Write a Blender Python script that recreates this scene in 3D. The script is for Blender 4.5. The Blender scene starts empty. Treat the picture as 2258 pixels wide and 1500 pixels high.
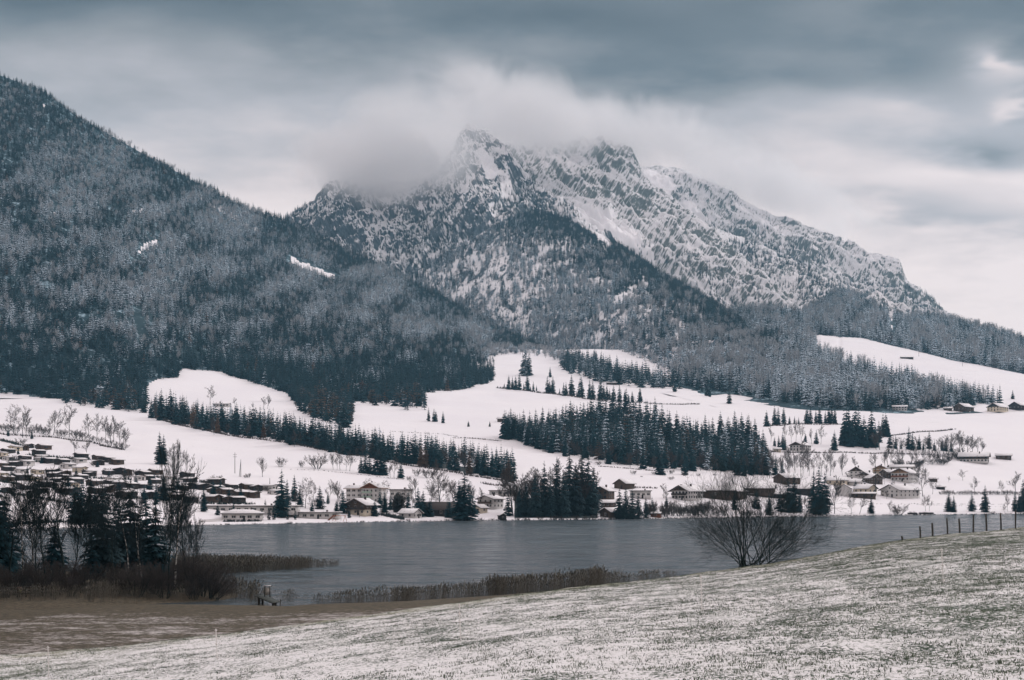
import bpy, math, random
import numpy as np
from mathutils import Vector, Matrix, Euler

R = math.radians
scene = bpy.context.scene
COL = scene.collection

# ------------------------------------------------------------------ camera
# world frame: camera eye at the origin looking along +Y, lake level at z = LAKE
F, U0, V0 = 3136.0, 1129.0, 1081.0      # focal length, principal column, horizon row (photo pixels)
LAKE = -14.3
cam_d = bpy.data.cameras.new('camera')
cam = bpy.data.objects.new('camera', cam_d)
COL.objects.link(cam)
cam.rotation_euler = (R(90), 0, 0)
cam_d.lens = 50.0
cam_d.sensor_width = 36.0
cam_d.shift_y = 331.0 / 2258.0
cam_d.clip_start = 0.5
cam_d.clip_end = 30000
scene.camera = cam

# ------------------------------------------------------------------ render settings
scene.view_settings.view_transform = 'Standard'
scene.view_settings.look = 'None'
scene.view_settings.exposure = 0.0
scene.view_settings.gamma = 1.0
cy = scene.cycles
cy.max_bounces = 8
cy.diffuse_bounces = 2
cy.glossy_bounces = 2
cy.transmission_bounces = 2
cy.transparent_max_bounces = 4
cy.volume_bounces = 4
cy.use_denoising = True
cy.denoising_prefilter = 'ACCURATE'
cy.caustics_reflective = False
cy.caustics_refractive = False
cy.volume_step_rate = 1.0
cy.volume_max_steps = 96

# ------------------------------------------------------------------ sun and sky
SUN_EL, SUN_AZ = 34.0, 62.0       # degrees; azimuth from the view direction towards the right
sun_d = bpy.data.lights.new('sun', 'SUN')
sun_d.energy = 1.3
sun_d.angle = R(14)
sun_d.color = (1.0, 0.96, 0.94)
sun = bpy.data.objects.new('sun', sun_d)
COL.objects.link(sun)
sd = Vector((math.sin(R(SUN_AZ)) * math.cos(R(SUN_EL)), math.cos(R(SUN_AZ)) * math.cos(R(SUN_EL)), math.sin(R(SUN_EL))))
sun.rotation_euler = (-sd).to_track_quat('-Z', 'Y').to_euler()

class NT:
    """small wrapper to write node trees compactly"""
    def __init__(self, tree):
        self.t = tree; self.n = tree.nodes; self.l = tree.links
    def new(self, typ, **kw):
        nd = self.n.new(typ)
        for k, v in kw.items():
            setattr(nd, k, v)
        return nd
    def put(self, sock, v):
        if isinstance(v, bpy.types.NodeSocket):
            self.l.new(v, sock)
        elif v is not None:
            if hasattr(sock, 'default_value') and sock.type == 'RGBA' and len(v) == 3:
                v = (*v, 1)
            sock.default_value = v
    def math(self, op, a, b=None, c=None, clamp=False):
        nd = self.new('ShaderNodeMath', operation=op, use_clamp=clamp)
        self.put(nd.inputs[0], a)
        if b is not None: self.put(nd.inputs[1], b)
        if c is not None: self.put(nd.inputs[2], c)
        return nd.outputs[0]
    def vmath(self, op, a, b=None):
        nd = self.new('ShaderNodeVectorMath', operation=op)
        self.put(nd.inputs[0], a)
        if b is not None: self.put(nd.inputs[1], b)
        return nd.outputs['Value'] if op in ('DOT_PRODUCT', 'LENGTH') else nd.outputs[0]
    def mix(self, f, a, b):
        nd = self.new('ShaderNodeMix', data_type='RGBA', clamp_factor=True)
        self.put(nd.inputs[0], f); self.put(nd.inputs[6], a); self.put(nd.inputs[7], b)
        return nd.outputs[2]
    def ramp(self, f, lo, hi, a=0.0, b=1.0, smooth=True):
        nd = self.new('ShaderNodeMapRange', interpolation_type='SMOOTHSTEP' if smooth else 'LINEAR', clamp=True)
        self.put(nd.inputs[0], f); self.put(nd.inputs[1], lo); self.put(nd.inputs[2], hi); self.put(nd.inputs[3], a); self.put(nd.inputs[4], b)
        return nd.outputs[0]
    def noise(self, vec, scale, detail=4.0, rough=0.55, dist=0.0, typ='FBM'):
        nd = self.new('ShaderNodeTexNoise', noise_type=typ)
        self.put(nd.inputs['Vector'], vec); self.put(nd.inputs['Scale'], scale)
        nd.inputs['Detail'].default_value = detail; nd.inputs['Roughness'].default_value = rough
        nd.inputs['Distortion'].default_value = dist
        return nd.outputs['Fac']
    def sep(self, v):
        nd = self.new('ShaderNodeSeparateXYZ'); self.put(nd.inputs[0], v); return nd.outputs
    def comb(self, x, y, z):
        nd = self.new('ShaderNodeCombineXYZ')
        self.put(nd.inputs[0], x); self.put(nd.inputs[1], y); self.put(nd.inputs[2], z)
        return nd.outputs[0]
    def scale(self, v, s):
        nd = self.new('ShaderNodeVectorMath', operation='MULTIPLY'); self.put(nd.inputs[0], v); nd.inputs[1].default_value = s
        return nd.outputs[0]

world = bpy.data.worlds.new('World')
scene.world = world
world.use_nodes = True
w = NT(world.node_tree)
w.n.clear()
w_out = w.new('ShaderNodeOutputWorld')
sky = w.new('ShaderNodeTexSky', sky_type='NISHITA')
sky.sun_disc = False
sky.sun_elevation = R(SUN_EL)
sky.sun_rotation = R(SUN_AZ)
bg_sky = w.new('ShaderNodeBackground')
w.l.new(sky.outputs[0], bg_sky.inputs[0])
bg_sky.inputs[1].default_value = 0.07
dirv = w.vmath('NORMALIZE', w.new('ShaderNodeTexCoord').outputs['Generated'])
dx, dy, dz = w.sep(dirv)
az = w.math('MULTIPLY', w.math('ARCTAN2', dx, dy), 57.29578)      # degrees, 0 along the view
el = w.math('MULTIPLY', w.math('ARCSINE', dz), 57.29578)
# cloud deck coordinates: perspective of a flat deck, flattened towards the horizon
dk = w.math('DIVIDE', 1.0, w.math('ADD', w.math('MAXIMUM', dz, 0.0), 0.16))
deck = w.comb(w.math('MULTIPLY', dx, dk), w.math('MULTIPLY', dy, dk), w.math('MULTIPLY', dz, 2.0))
n1 = w.noise(w.scale(deck, (0.8, 1.3, 1.0)), 1.15, 3.0, 0.5, 0.35)
n2 = w.noise(w.scale(deck, (1.0, 1.2, 1.0)), 3.4, 4.0, 0.55, 0.0)
az_w = w.math('ADD', az, w.math('MULTIPLY', w.math('SUBTRACT', n2, 0.5), 9.0))
el_w = w.math('ADD', el, w.math('MULTIPLY', w.math('SUBTRACT', n1, 0.5), 5.0))
def blob(u, v, su, sv, amp, tilt=0.0):
    """a bank of thicker (amp > 0) or thinner (amp < 0) cloud at one place of the sky"""
    a0 = math.degrees(math.atan((u - U0) / F)); e0 = math.degrees(math.atan((V0 - v) / math.hypot(F, u - U0)))
    k = math.degrees(1 / F)
    a = w.math('SUBTRACT', az_w, a0); e = w.math('SUBTRACT', el_w, e0)
    e = w.math('SUBTRACT', e, w.math('MULTIPLY', a, tilt))
    a = w.math('MULTIPLY', a, 1 / (su * k)); e = w.math('MULTIPLY', e, 1 / (sv * k))
    q = w.math('MULTIPLY_ADD', a, a, w.math('MULTIPLY_ADD', e, e, 1.0))
    return w.math('DIVIDE', amp, w.math('MULTIPLY', q, q))
# thickness of the deck: thin and bright low over the horizon, thick above, breaking up towards the zenith
thick = w.ramp(el, 10.6, 18.6, 0.0, 0.90, False)
thick = w.math('ADD', thick, w.ramp(el, 22.0, 48.0, 0.0, -0.68))
thick = w.math('ADD', thick, w.math('MULTIPLY', w.math('SUBTRACT', n1, 0.5), 0.75))
thick = w.math('ADD', thick, w.math('MULTIPLY', w.math('SUBTRACT', n2, 0.5), 0.62))
for b in [(1250, 82, 360, 45, .26, -.03), (250, 10, 500, 50, .20), (1700, 185, 260, 50, .24, -.05), (1450, 250, 160, 35, -.10), (2100, 400, 200, 30, -.16), (2020, 150, 120, 60, .15), (2200, 335, 130, 35, .40), (2050, 465, 260, 40, .30, -.1), (2230, 500, 150, 60, .18),
          (1850, 25, 180, 35, -.15), (620, 140, 220, 60, -.15), (2205, 130, 70, 50, -.5), (2240, 235, 45, 35, -.3), (1930, 250, 160, 35, -.14), (1000, 220, 200, 40, -.1)]:
    thick = w.math('ADD', thick, blob(*b))
cr = w.new('ShaderNodeValToRGB')
w.l.new(thick, cr.inputs[0])
els = cr.color_ramp.elements
els[0].position = 0.0; els[0].color = (1.02, 0.87, 0.84, 1)
els[1].position = 1.0; els[1].color = (0.108, 0.122, 0.135, 1)
for p_, c_ in ((0.18, (0.83, 0.715, 0.70)), (0.40, (0.52, 0.485, 0.50)), (0.62, (0.305, 0.30, 0.312)), (0.82, (0.168, 0.182, 0.198))):
    e_ = els.new(p_); e_.color = (*c_, 1)
bg_cl = w.new('ShaderNodeBackground')
w.l.new(cr.outputs[0], bg_cl.inputs[0])
w.put(bg_cl.inputs[1], w.ramp(el, 24.0, 60.0, 1.0, 1.85))
mixw = w.new('ShaderNodeMixShader')
mixw.inputs[0].default_value = 0.97          # share of the sky covered by cloud
w.l.new(bg_sky.outputs[0], mixw.inputs[1]); w.l.new(bg_cl.outputs[0], mixw.inputs[2])
w.l.new(mixw.outputs[0], w_out.inputs[0])
world.cycles.sampling_method = 'MANUAL'
world.cycles.sample_map_resolution = 256

# ------------------------------------------------------------------ helpers
rng = np.random.default_rng(7)
random.seed(7)

def perlin(x, y, seed=0):
    x = np.asarray(x, float); y = np.asarray(y, float)
    xi = np.floor(x).astype(np.int64); yi = np.floor(y).astype(np.int64)
    xf = x - xi; yf = y - yi
    def g(ix, iy, fx, fy):
        h = (ix * 374761393 + iy * 668265263 + seed * 2147483647) & 0xFFFFFFFF
        h = ((h ^ (h >> 13)) * 1274126177) & 0xFFFFFFFF
        h = (h ^ (h >> 16)) & 0xFFFF
        a = h * (2 * np.pi / 65536.0)
        return np.cos(a) * fx + np.sin(a) * fy
    u = xf * xf * xf * (xf * (xf * 6 - 15) + 10); v = yf * yf * yf * (yf * (yf * 6 - 15) + 10)
    a = g(xi, yi, xf, yf); b = g(xi + 1, yi, xf - 1, yf)
    c = g(xi, yi + 1, xf, yf - 1); d = g(xi + 1, yi + 1, xf - 1, yf - 1)
    return ((a + (b - a) * u) * (1 - v) + (c + (d - c) * u) * v) * 1.5

def fbm(x, y, octaves=4, seed=0, gain=0.5, lac=2.03):
    s = 0; a = 1.0; t = 0
    for o in range(octaves):
        s = s + a * perlin(x, y, seed + o * 17); t += a
        a *= gain; x = x * lac + 13.1; y = y * lac + 7.7
    return s / t

def ridged(x, y, octaves=4, seed=0, gain=0.5, lac=2.1):
    s = 0; a = 1.0; t = 0
    for o in range(octaves):
        s = s + a * (1 - 2 * np.abs(perlin(x, y, seed + o * 31))); t += a
        a *= gain; x = x * lac + 3.3; y = y * lac + 9.1
    return s / t

def tag(o, label=None, cat=None, group=None, kind=None):
    if label: o['label'] = label
    if cat: o['category'] = cat
    if group: o['group'] = group
    if kind: o['kind'] = kind
    return o

def np_mesh(name, verts, faces, mats=(), smooth=False, mat_idx=None):
    """faces: list/array of equal or mixed length polygons"""
    me = bpy.data.meshes.new(name)
    verts = np.asarray(verts, np.float32)
    me.vertices.add(len(verts)); me.vertices.foreach_set('co', verts.ravel())
    if isinstance(faces, np.ndarray):
        n, k = faces.shape
        flat = faces.ravel().astype(np.int32); starts = np.arange(0, n * k, k, dtype=np.int32)
    else:
        flat = np.fromiter((i for f in faces for i in f), np.int32)
        lens = np.fromiter((len(f) for f in faces), np.int32); n = len(faces)
        starts = np.concatenate(([0], np.cumsum(lens)[:-1])).astype(np.int32)
    me.loops.add(len(flat)); me.loops.foreach_set('vertex_index', flat)
    me.polygons.add(n); me.polygons.foreach_set('loop_start', starts)
    if smooth: me.polygons.foreach_set('use_smooth', np.ones(n, bool))
    for m in mats: me.materials.append(m)
    if mat_idx is not None: me.polygons.foreach_set('material_index', np.asarray(mat_idx, np.int32))
    me.update(calc_edges=True); me.validate()
    return me

def link(name, me, parent=None):
    o = bpy.data.objects.new(name, me); COL.objects.link(o)
    if parent is not None: o.parent = parent
    return o

def empty(name, loc=(0, 0, 0), rz=0.0, s=1.0):
    o = bpy.data.objects.new(name, None); COL.objects.link(o)
    o.empty_display_size = 0.5
    o.location = loc; o.rotation_euler = (0, 0, rz); o.scale = (s, s, s) if not isinstance(s, tuple) else s
    return o

def new_mat(name):
    m = bpy.data.materials.new(name); m.use_nodes = True
    t = NT(m.node_tree); t.n.clear()
    out = t.new('ShaderNodeOutputMaterial')
    b = t.new('ShaderNodeBsdfPrincipled')
    t.l.new(b.outputs[0], out.inputs[0])
    b.inputs['Roughness'].default_value = 0.85
    b.inputs['Specular IOR Level'].default_value = 0.2
    return m, t, b

def geo_pos(t):
    return t.new('ShaderNodeNewGeometry').outputs['Position']
def obj_co(t):
    return t.new('ShaderNodeTexCoord').outputs['Object']
def bump(t, b, h, strength=0.4, dist=0.05):
    nd = t.new('ShaderNodeBump'); nd.inputs['Strength'].default_value = strength; nd.inputs['Distance'].default_value = dist
    t.put(nd.inputs['Height'], h); t.l.new(nd.outputs[0], b.inputs['Normal'])

SNOW = (0.86, 0.835, 0.85)

# ------------------------------------------------------------------ materials
def mat_plain(name, col, var=0.25, scale=2.0, rough=0.85, streak=(1, 1, 1)):
    m, t, b = new_mat(name)
    n = t.noise(t.scale(obj_co(t), streak), scale, 4.0, 0.6)
    c2 = tuple(max(0.0, c * (1 - var)) for c in col); c3 = tuple(min(1.0, c * (1 + var)) for c in col)
    t.put(b.inputs['Base Color'], t.mix(t.ramp(n, 0.3, 0.7), c2, c3))
    b.inputs['Roughness'].default_value = rough
    return m

def mat_snow_ground():
    m, t, b = new_mat('snow_field')
    p = geo_pos(t)
    n = t.noise(p, 0.012, 5.0, 0.6)
    n2 = t.noise(t.scale(p, (1, 1, 3)), 0.12, 5.0, 0.7)
    n3 = t.noise(p, 0.45, 3.0, 0.6)
    # thin places where grass stubble shows through the snow
    bare = t.math('MULTIPLY', t.ramp(n2, 0.60, 0.74), t.ramp(n3, 0.45, 0.62))
    bare = t.math('MULTIPLY', bare, t.ramp(n, 0.42, 0.62, 0.0, 0.75))
    c = t.mix(t.ramp(n, 0.3, 0.7), (0.82, 0.795, 0.82), SNOW)
    c = t.mix(bare, c, (0.27, 0.25, 0.21))
    t.put(b.inputs['Base Color'], c)
    b.inputs['Roughness'].default_value = 0.7
    bump(t, b, n2, 0.5, 1.0)
    return m

def mat_forest_floor():
    m, t, b = new_mat('forest_floor')
    p = geo_pos(t)
    n = t.noise(p, 0.05, 4.0, 0.65)
    n2 = t.noise(t.scale(p, (1, 1, 0.4)), 0.3, 3.0, 0.6)
    f = t.math('ADD', t.math('MULTIPLY', n, 0.6), t.math('MULTIPLY', n2, 0.4))
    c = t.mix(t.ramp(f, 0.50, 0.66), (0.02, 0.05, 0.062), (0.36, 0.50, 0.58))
    t.put(b.inputs['Base Color'], c)
    return m

def mat_rock(name, snow_bias=0.0, slant=(0.0, 0.0, 0.0), warm=0.0, k=1.0, kb=1.5):
    m, t, b = new_mat(name)
    g = t.new('ShaderNodeNewGeometry')
    p = g.outputs['Position']
    nz = t.sep(g.outputs['Normal'])[2]
    px, py, pz = t.sep(p)
    # coordinates along and across the gullies
    ax = t.math('ADD', px, t.math('MULTIPLY', pz, slant[0]))
    q = t.comb(ax, t.math('MULTIPLY', py, 0.22), t.math('MULTIPLY', pz, 0.22))
    big = t.noise(p, 0.0085, 3.0, 0.55)
    gul = t.noise(q, 0.040 * k, 6.0, 0.68, 1.8)
    fine = t.noise(q, 0.22 * k, 4.0, 0.75)
    f = t.math('ADD', t.math('MULTIPLY', nz, 0.75), t.math('MULTIPLY', t.math('SUBTRACT', big, 0.5), kb))
    f = t.math('ADD', f, t.math('MULTIPLY', t.math('SUBTRACT', gul, 0.5), 2.1))
    f = t.math('ADD', f, t.math('MULTIPLY', t.math('SUBTRACT', fine, 0.5), 1.2))
    sn = t.ramp(f, 0.50 - snow_bias, 0.72 - snow_bias)
    rc = t.mix(t.ramp(fine, 0.3, 0.7), (0.030 + warm, 0.052 + warm, 0.068 + warm * .7), (0.12 + warm, 0.145 + warm, 0.165 + warm * .7))
    t.put(b.inputs['Base Color'], t.mix(sn, rc, SNOW))
    bump(t, b, t.math('ADD', gul, fine), 0.8, 5.0)
    return m

def mat_conifer():
    m, t, b = new_mat('spruce_needles')
    g = t.new('ShaderNodeNewGeometry')
    nz = t.sep(g.outputs['Normal'])[2]
    oc = t.new('ShaderNodeTexCoord').outputs['Object']
    oi = t.new('ShaderNodeObjectInfo')
    n = t.noise(t.vmath('ADD', g.outputs['Position'], (0.0, 0.0, 0.0)), 0.55, 3.0, 0.6)
    at = t.new('ShaderNodeAttribute', attribute_type='INSTANCER', attribute_name='snow')
    tint = t.new('ShaderNodeAttribute', attribute_type='INSTANCER', attribute_name='tint')
    s = at.outputs['Fac']
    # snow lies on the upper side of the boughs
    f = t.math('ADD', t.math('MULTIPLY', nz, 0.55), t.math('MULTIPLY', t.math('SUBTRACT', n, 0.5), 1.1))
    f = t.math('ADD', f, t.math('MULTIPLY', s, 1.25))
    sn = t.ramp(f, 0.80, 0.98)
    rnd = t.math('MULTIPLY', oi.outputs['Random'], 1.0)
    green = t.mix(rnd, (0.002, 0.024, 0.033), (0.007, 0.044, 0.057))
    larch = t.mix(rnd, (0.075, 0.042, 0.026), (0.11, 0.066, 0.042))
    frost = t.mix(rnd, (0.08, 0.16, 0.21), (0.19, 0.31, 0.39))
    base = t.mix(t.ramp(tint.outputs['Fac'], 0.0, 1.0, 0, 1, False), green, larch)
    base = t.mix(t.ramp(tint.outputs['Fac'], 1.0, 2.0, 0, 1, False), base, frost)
    t.put(b.inputs['Base Color'], t.mix(sn, base, (0.47, 0.55, 0.62)))  # bough snow darkened to blue-grey: its shade is put into the colour
    b.inputs['Roughness'].default_value = 0.9
    return m

M = {}
M['snow'] = mat_snow_ground()
M['floor'] = mat_forest_floor()
M['rock'] = mat_rock('snowy_rock', 0.13, (0.35, 0, 0), 0.0, 1.4, 1.3)
M['rock_spur'] = mat_rock('snowy_rock_spur', 0.06, (-0.1, 0, 0))
M['rock_pale'] = mat_rock('snowy_rock_pale', 0.25, (-0.55, 0, 0), 0.085, 1.5, 1.2)
M['rock_far'] = mat_rock('snowy_rock_far', 0.17, (-0.4, 0, 0), 0.07, 1.9, 0.9)
M['apron'] = mat_plain('smooth_snow', SNOW, .03, .02, .8)
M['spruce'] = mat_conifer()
M['bark'] = mat_plain('bark', (0.030, 0.042, 0.045), 0.35, 3.0, 0.9, (1, 1, 0.2))
# ------------------------------------------------------------------ terrain sheets
def ip(tab, u):
    """interpolate a table of (u, a, b, ...) rows at columns u"""
    t = np.array(sorted(tab), float)
    return [np.interp(u, t[:, 0], t[:, k]) for k in range(1, t.shape[1])]

SHORE_V = [(-900, 1180), (0, 1166), (200, 1163.5), (400, 1159), (600, 1155), (1000, 1148.5), (1400, 1144.5), (1700, 1140), (2000, 1136), (2258, 1133), (3200, 1128)]
OFFS = np.array([(-40, None)])
VAL_V = np.array([1095, 1050, 1000, 960, 930, 890, 868, 835, 800, 770], float)
VAL_DY = np.array([95, 205, 310, 400, 510, 700, 800, 1000, 1200, 1400], float)

class Sheet:
    def __init__(self, us, Y, Z):
        self.us = us; self.Y = Y; self.Z = Z          # arrays [col, row]
        self.X = (us[:, None] - U0) / F * Y
    def v(self):
        return V0 - self.Z / self.Y * F
    def at_pixel(self, u, v):
        """first point of the sheet, going away from the eye, that is seen at pixel (u, v)"""
        i = int(np.clip(np.searchsorted(self.us, u) - 1, 0, len(self.us) - 2)); f = (u - self.us[i]) / (self.us[i + 1] - self.us[i])
        Y = self.Y[i] * (1 - f) + self.Y[i + 1] * f; Z = self.Z[i] * (1 - f) + self.Z[i + 1] * f
        vv = V0 - Z / Y * F
        k = np.nonzero(vv <= v)[0]
        j = max(1, k[0]) if len(k) else len(Y) - 1
        a = (vv[j - 1] - v) / max(1e-6, vv[j - 1] - vv[j]); a = min(1.0, max(0.0, a))
        y = Y[j - 1] * (1 - a) + Y[j] * a; z = Z[j - 1] * (1 - a) + Z[j] * a
        return Vector(((u - U0) / F * y, y, z))
    def z_at(self, x, y):
        u = U0 + F * x / y
        i = int(np.clip(np.searchsorted(self.us, u) - 1, 0, len(self.us) - 2)); f = min(1, max(0, (u - self.us[i]) / (self.us[i + 1] - self.us[i])))
        return float(np.interp(y, self.Y[i], self.Z[i]) * (1 - f) + np.interp(y, self.Y[i + 1], self.Z[i + 1]) * f)
    def build(self, name, mat, smooth=True):
        nc, nr = self.Y.shape
        vs = np.stack([self.X, self.Y, self.Z], -1).reshape(-1, 3)
        a = (np.arange(nc - 1)[:, None] * nr + np.arange(nr - 1)[None, :]).ravel()
        fa = np.stack([a, a + nr, a + nr + 1, a + 1], 1)
        o = link(name, np_mesh(name, vs, fa, [mat], smooth))
        o['kind'] = 'structure'
        return o

def smooth_rows(A, k):
    for _ in range(k):
        A[:, 1:-1] = 0.25 * A[:, :-2] + 0.5 * A[:, 1:-1] + 0.25 * A[:, 2:]
    return A
def smooth_cols(A, k):
    for _ in range(k):
        A[1:-1] = 0.25 * A[:-2] + 0.5 * A[1:-1] + 0.25 * A[2:]
    return A

# ---- valley floor and meadows beyond the lake
us = np.linspace(-700, 2960, 420)
sv = ip(SHORE_V, us)[0]
ys = F * (-LAKE) / (sv - V0)                      # distance of the far shore
SHORE_Y = lambda u: F * (-LAKE) / (ip(SHORE_V, np.asarray(u, float))[0] - V0)
nr = 300
tt = np.linspace(0, 1, nr)
YV = np.zeros((len(us), nr)); ZV = np.zeros_like(YV)
for i, u in enumerate(us):
    y0 = ys[i]
    ky = np.concatenate(([y0 - 60, y0 - 3, y0, y0 + 6, y0 + 22], y0 + VAL_DY))
    kz = np.concatenate(([LAKE - 4, LAKE - 0.6, LAKE + 0.1, LAKE + 0.9, LAKE + 1.6], (V0 - VAL_V) / F * (y0 + VAL_DY)))
    yy = y0 - 60 + (1460 * tt ** 1.35)
    YV[i] = yy; ZV[i] = np.interp(yy, ky, kz)
XV = (us[:, None] - U0) / F * YV
ramp_up = np.clip((YV - ys[:, None] - 40) / 250, 0, 1)
near0 = ZV.copy()
Zs = smooth_rows(ZV.copy(), 12)
kk = np.clip((YV - ys[:, None] - 30) / 40, 0, 1)
ZV = near0 * (1 - kk) + Zs * kk
ZV = ZV + ramp_up * (4.0 * fbm(XV / 190, YV / 140, 3, 3) + 0.8 * fbm(XV / 35, YV / 35, 3, 9))
ZV = ZV + np.clip((YV - ys[:, None]) / 10, 0, 1) * 0.15 * fbm(XV / 8, YV / 8, 2, 5)
valley = Sheet(us, YV, ZV)
valley_o = valley.build('snowy_meadow_ground', M['snow'])

def mountain(crest, foot, ncol, nrow, mid=0.0, u_range=None, back=260.0, mids=None, sm=3):
    """a mountain face between a foot line and a crest line (photo columns, rows, distances), plus its far side"""
    u_range = u_range or (min(c[0] for c in crest), max(c[0] for c in crest))
    us = np.linspace(*u_range, ncol)
    cv, cY = ip(crest, us); fv, fY = ip(foot, us)
    cz = (V0 - cv) / F * cY; fz = (V0 - fv) / F * fY
    Y = np.zeros((ncol, nrow)); Z = np.zeros_like(Y)
    nb = int(nrow * 0.12)
    t = np.linspace(0, 1, nrow - nb)
    if mids: mm = [ip(m, us) for m in mids]
    for i in range(ncol):
        ky = [fY[i]]; kz = [fz[i]]
        if mids:
            for (mv, mY) in mm:
                if mY[i] > ky[-1] + 5: ky.append(mY[i]); kz.append((V0 - mv[i]) / F * mY[i])
        ky.append(max(cY[i], ky[-1] + 5)); kz.append(cz[i])
        yy = ky[0] + (ky[-1] - ky[0]) * t
        zz = np.interp(yy, ky, kz)
        if mid: zz = zz + mid * 4 * t * (1 - t) * (kz[-1] - kz[0])
        Y[i] = np.concatenate((yy, ky[-1] + back * np.linspace(0.02, 1, nb)))
        Z[i] = np.concatenate((zz, kz[-1] - back * 0.75 * np.linspace(0.02, 1, nb)))
    return us, Y, Z, nb

def apron(sh_u, Y, Z, polys, seed):
    """where smooth snow fills a bowl or apron: weights per vertex from outlines in photo pixels"""
    vv = V0 - Z / Y * F; uu = np.broadcast_to(sh_u[:, None], vv.shape)
    ju = uu + 7 * fbm(uu / 16, vv / 16, 3, seed); jv = vv + 6 * fbm(uu / 14 + 9, vv / 14, 3, seed + 1)
    m = np.zeros(vv.shape, bool)
    for p in polys: m |= in_poly(ju, jv, p)
    return m
def paint_apron(o, m, mat):
    o.data.materials.append(mat); k = len(o.data.materials) - 1
    f = m[:-1, :-1] & m[1:, 1:]
    cur = np.zeros(len(o.data.polygons), np.int32); o.data.polygons.foreach_get('material_index', cur)
    cur[f.ravel()] = k; o.data.polygons.foreach_set('material_index', cur); o.data.update()
def in_poly(pu, pv, poly):
    pu = np.asarray(pu); pv = np.asarray(pv); ins = np.zeros(pu.shape, bool)
    n = len(poly); j = n - 1
    for i in range(n):
        xi, yi = poly[i]; xj, yj = poly[j]
        c = ((yi > pv) != (yj > pv)) & (pu < (xj - xi) * (pv - yi) / (yj - yi + 1e-9) + xi)
        ins ^= c; j = i
    return ins
def band(pts, w_):
    return [(a, b - w_) for a, b in pts] + [(a, b + w_) for a, b in reversed(pts)]

def vY(u, v):   # distance of the valley meadow at a photo pixel
    u = np.asarray(u, float)
    y0 = SHORE_Y(u)
    return y0 + np.interp(-np.asarray(v, float), -VAL_V, VAL_DY)

def frac(Y):
    return (Y - Y[:, :1]) / (Y[:, -1:] - Y[:, :1])

# ---- near wooded mountain on the left
m1_crest = [(-700, -140, 2450), (-500, -50, 2450), (0, 166, 2480), (100, 205, 2500), (165, 255, 2520), (300, 331, 2580), (400, 385, 2630), (540, 459, 2720),
            (630, 488, 2770), (700, 520, 2770), (830, 585, 2720), (900, 620, 2660), (1000, 672, 2540), (1120, 733, 2380), (1250, 788, 2150), (1400, 832, 1900), (1490, 858, 1750), (1580, 885, 1650)]
m1_fv = [(-700, 850), (0, 872), (300, 878), (600, 880), (850, 878), (1000, 862), (1120, 828), (1250, 826), (1400, 848), (1490, 868), (1580, 892)]
m1_foot = [(u, v + 6, float(vY(u, v)) - 30) for u, v in m1_fv]
u1, Y1, Z1, nb1 = mountain(m1_crest, m1_foot, 380, 260, mid=-0.05)
X1 = (u1[:, None] - U0) / F * Y1
rise = np.clip((Y1 - Y1[:, :1]) / 250, 0, 1) * np.clip((Y1[:, -nb1:-nb1 + 1] - Y1) / 260, 0.12, 1)
Z1 = Z1 + rise * (30 * fbm(X1 / 330 + 0.3, Y1 / 700, 3, 21) + 9 * fbm(X1 / 110, Y1 / 130, 3, 5))
sheet1 = Sheet(u1, Y1, Z1)
mountain_o = sheet1.build('wooded_mountain', M['floor'])
# lower edge of the mountain wood in photo columns / rows; open snow below it
def wood_edge(u):
    e = np.interp(u, [-700, 0, 100, 200, 318, 326, 345, 392, 400, 480, 560, 636, 660, 690, 775, 782, 860, 935, 940, 1000, 1085, 1096, 1160, 1236, 1244, 1330, 1400, 1490],
                  [850, 866, 880, 897, 915, 850, 838, 832, 814, 820, 845, 870, 905, 925, 945, 890, 896, 907, 882, 870, 858, 780, 772, 790, 815, 838, 848, 854])
    return e
mountain_o.data.materials.append(M['snow'])
_v = V0 - Z1 / Y1 * F
_vc = 0.25 * (_v[:-1, :-1] + _v[1:, :-1] + _v[:-1, 1:] + _v[1:, 1:]); _uc = 0.5 * (u1[:-1] + u1[1:])
mountain_o.data.polygons.foreach_set('material_index', (_vc > wood_edge(_uc)[:, None] - 2).astype(np.int32).ravel()); mountain_o.data.update()

paint_apron(mountain_o, apron(u1, Y1, Z1, [band([(640, 572), (668, 588), (700, 600), (738, 612)], 8), band([(304, 690), (312, 745)], 9), band([(298, 575), (312, 548), (350, 532)], 8), band([(116, 480), (127, 455)], 6), [(93, 230), (103, 232), (101, 243), (95, 242)], band([(292, 468), (332, 462)], 5), band([(440, 435), (500, 468), (575, 515)], 7)], 350), M['apron'])
# ---- wooded spur in front of the peak
m2_crest = [(760, 690, 3000), (800, 660, 3050), (880, 625, 3100), (1000, 553, 3150), (1100, 493, 3200), (1180, 468, 3200), (1250, 488, 3150), (1330, 520, 3050), (1450, 603, 2800),
            (1560, 670, 2600), (1650, 722, 2450), (1720, 748, 2350), (1800, 800, 2200), (1900, 880, 2000)]
m2_foot = [(760, 760, 2800), (1000, 760, 2620), (1120, 805, 2420), (1250, 840, 2180), (1400, 868, 1880), (1500, 872, 1640), (1600, 888, 1530), (1700, 902, 1500), (1800, 912, 1480), (1900, 920, 1480)]
u2, Y2, Z2, nb2 = mountain(m2_crest, m2_foot, 360, 240, mid=-0.04)
X2 = (u2[:, None] - U0) / F * Y2
rise = np.clip((Y2 - Y2[:, :1]) / 250, 0, 1) * np.clip((Y2[:, -nb2:-nb2 + 1] - Y2) / 260, 0.12, 1)
Z2 = Z2 + rise * (38 * ridged(X2 / 330, Y2 / 700, 4, 41) + 12 * fbm(X2 / 70, Y2 / 90, 4, 15))
sheet2 = Sheet(u2, Y2, Z2)
spur_o = sheet2.build('rocky_spur', M['rock_spur'], False)
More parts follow.
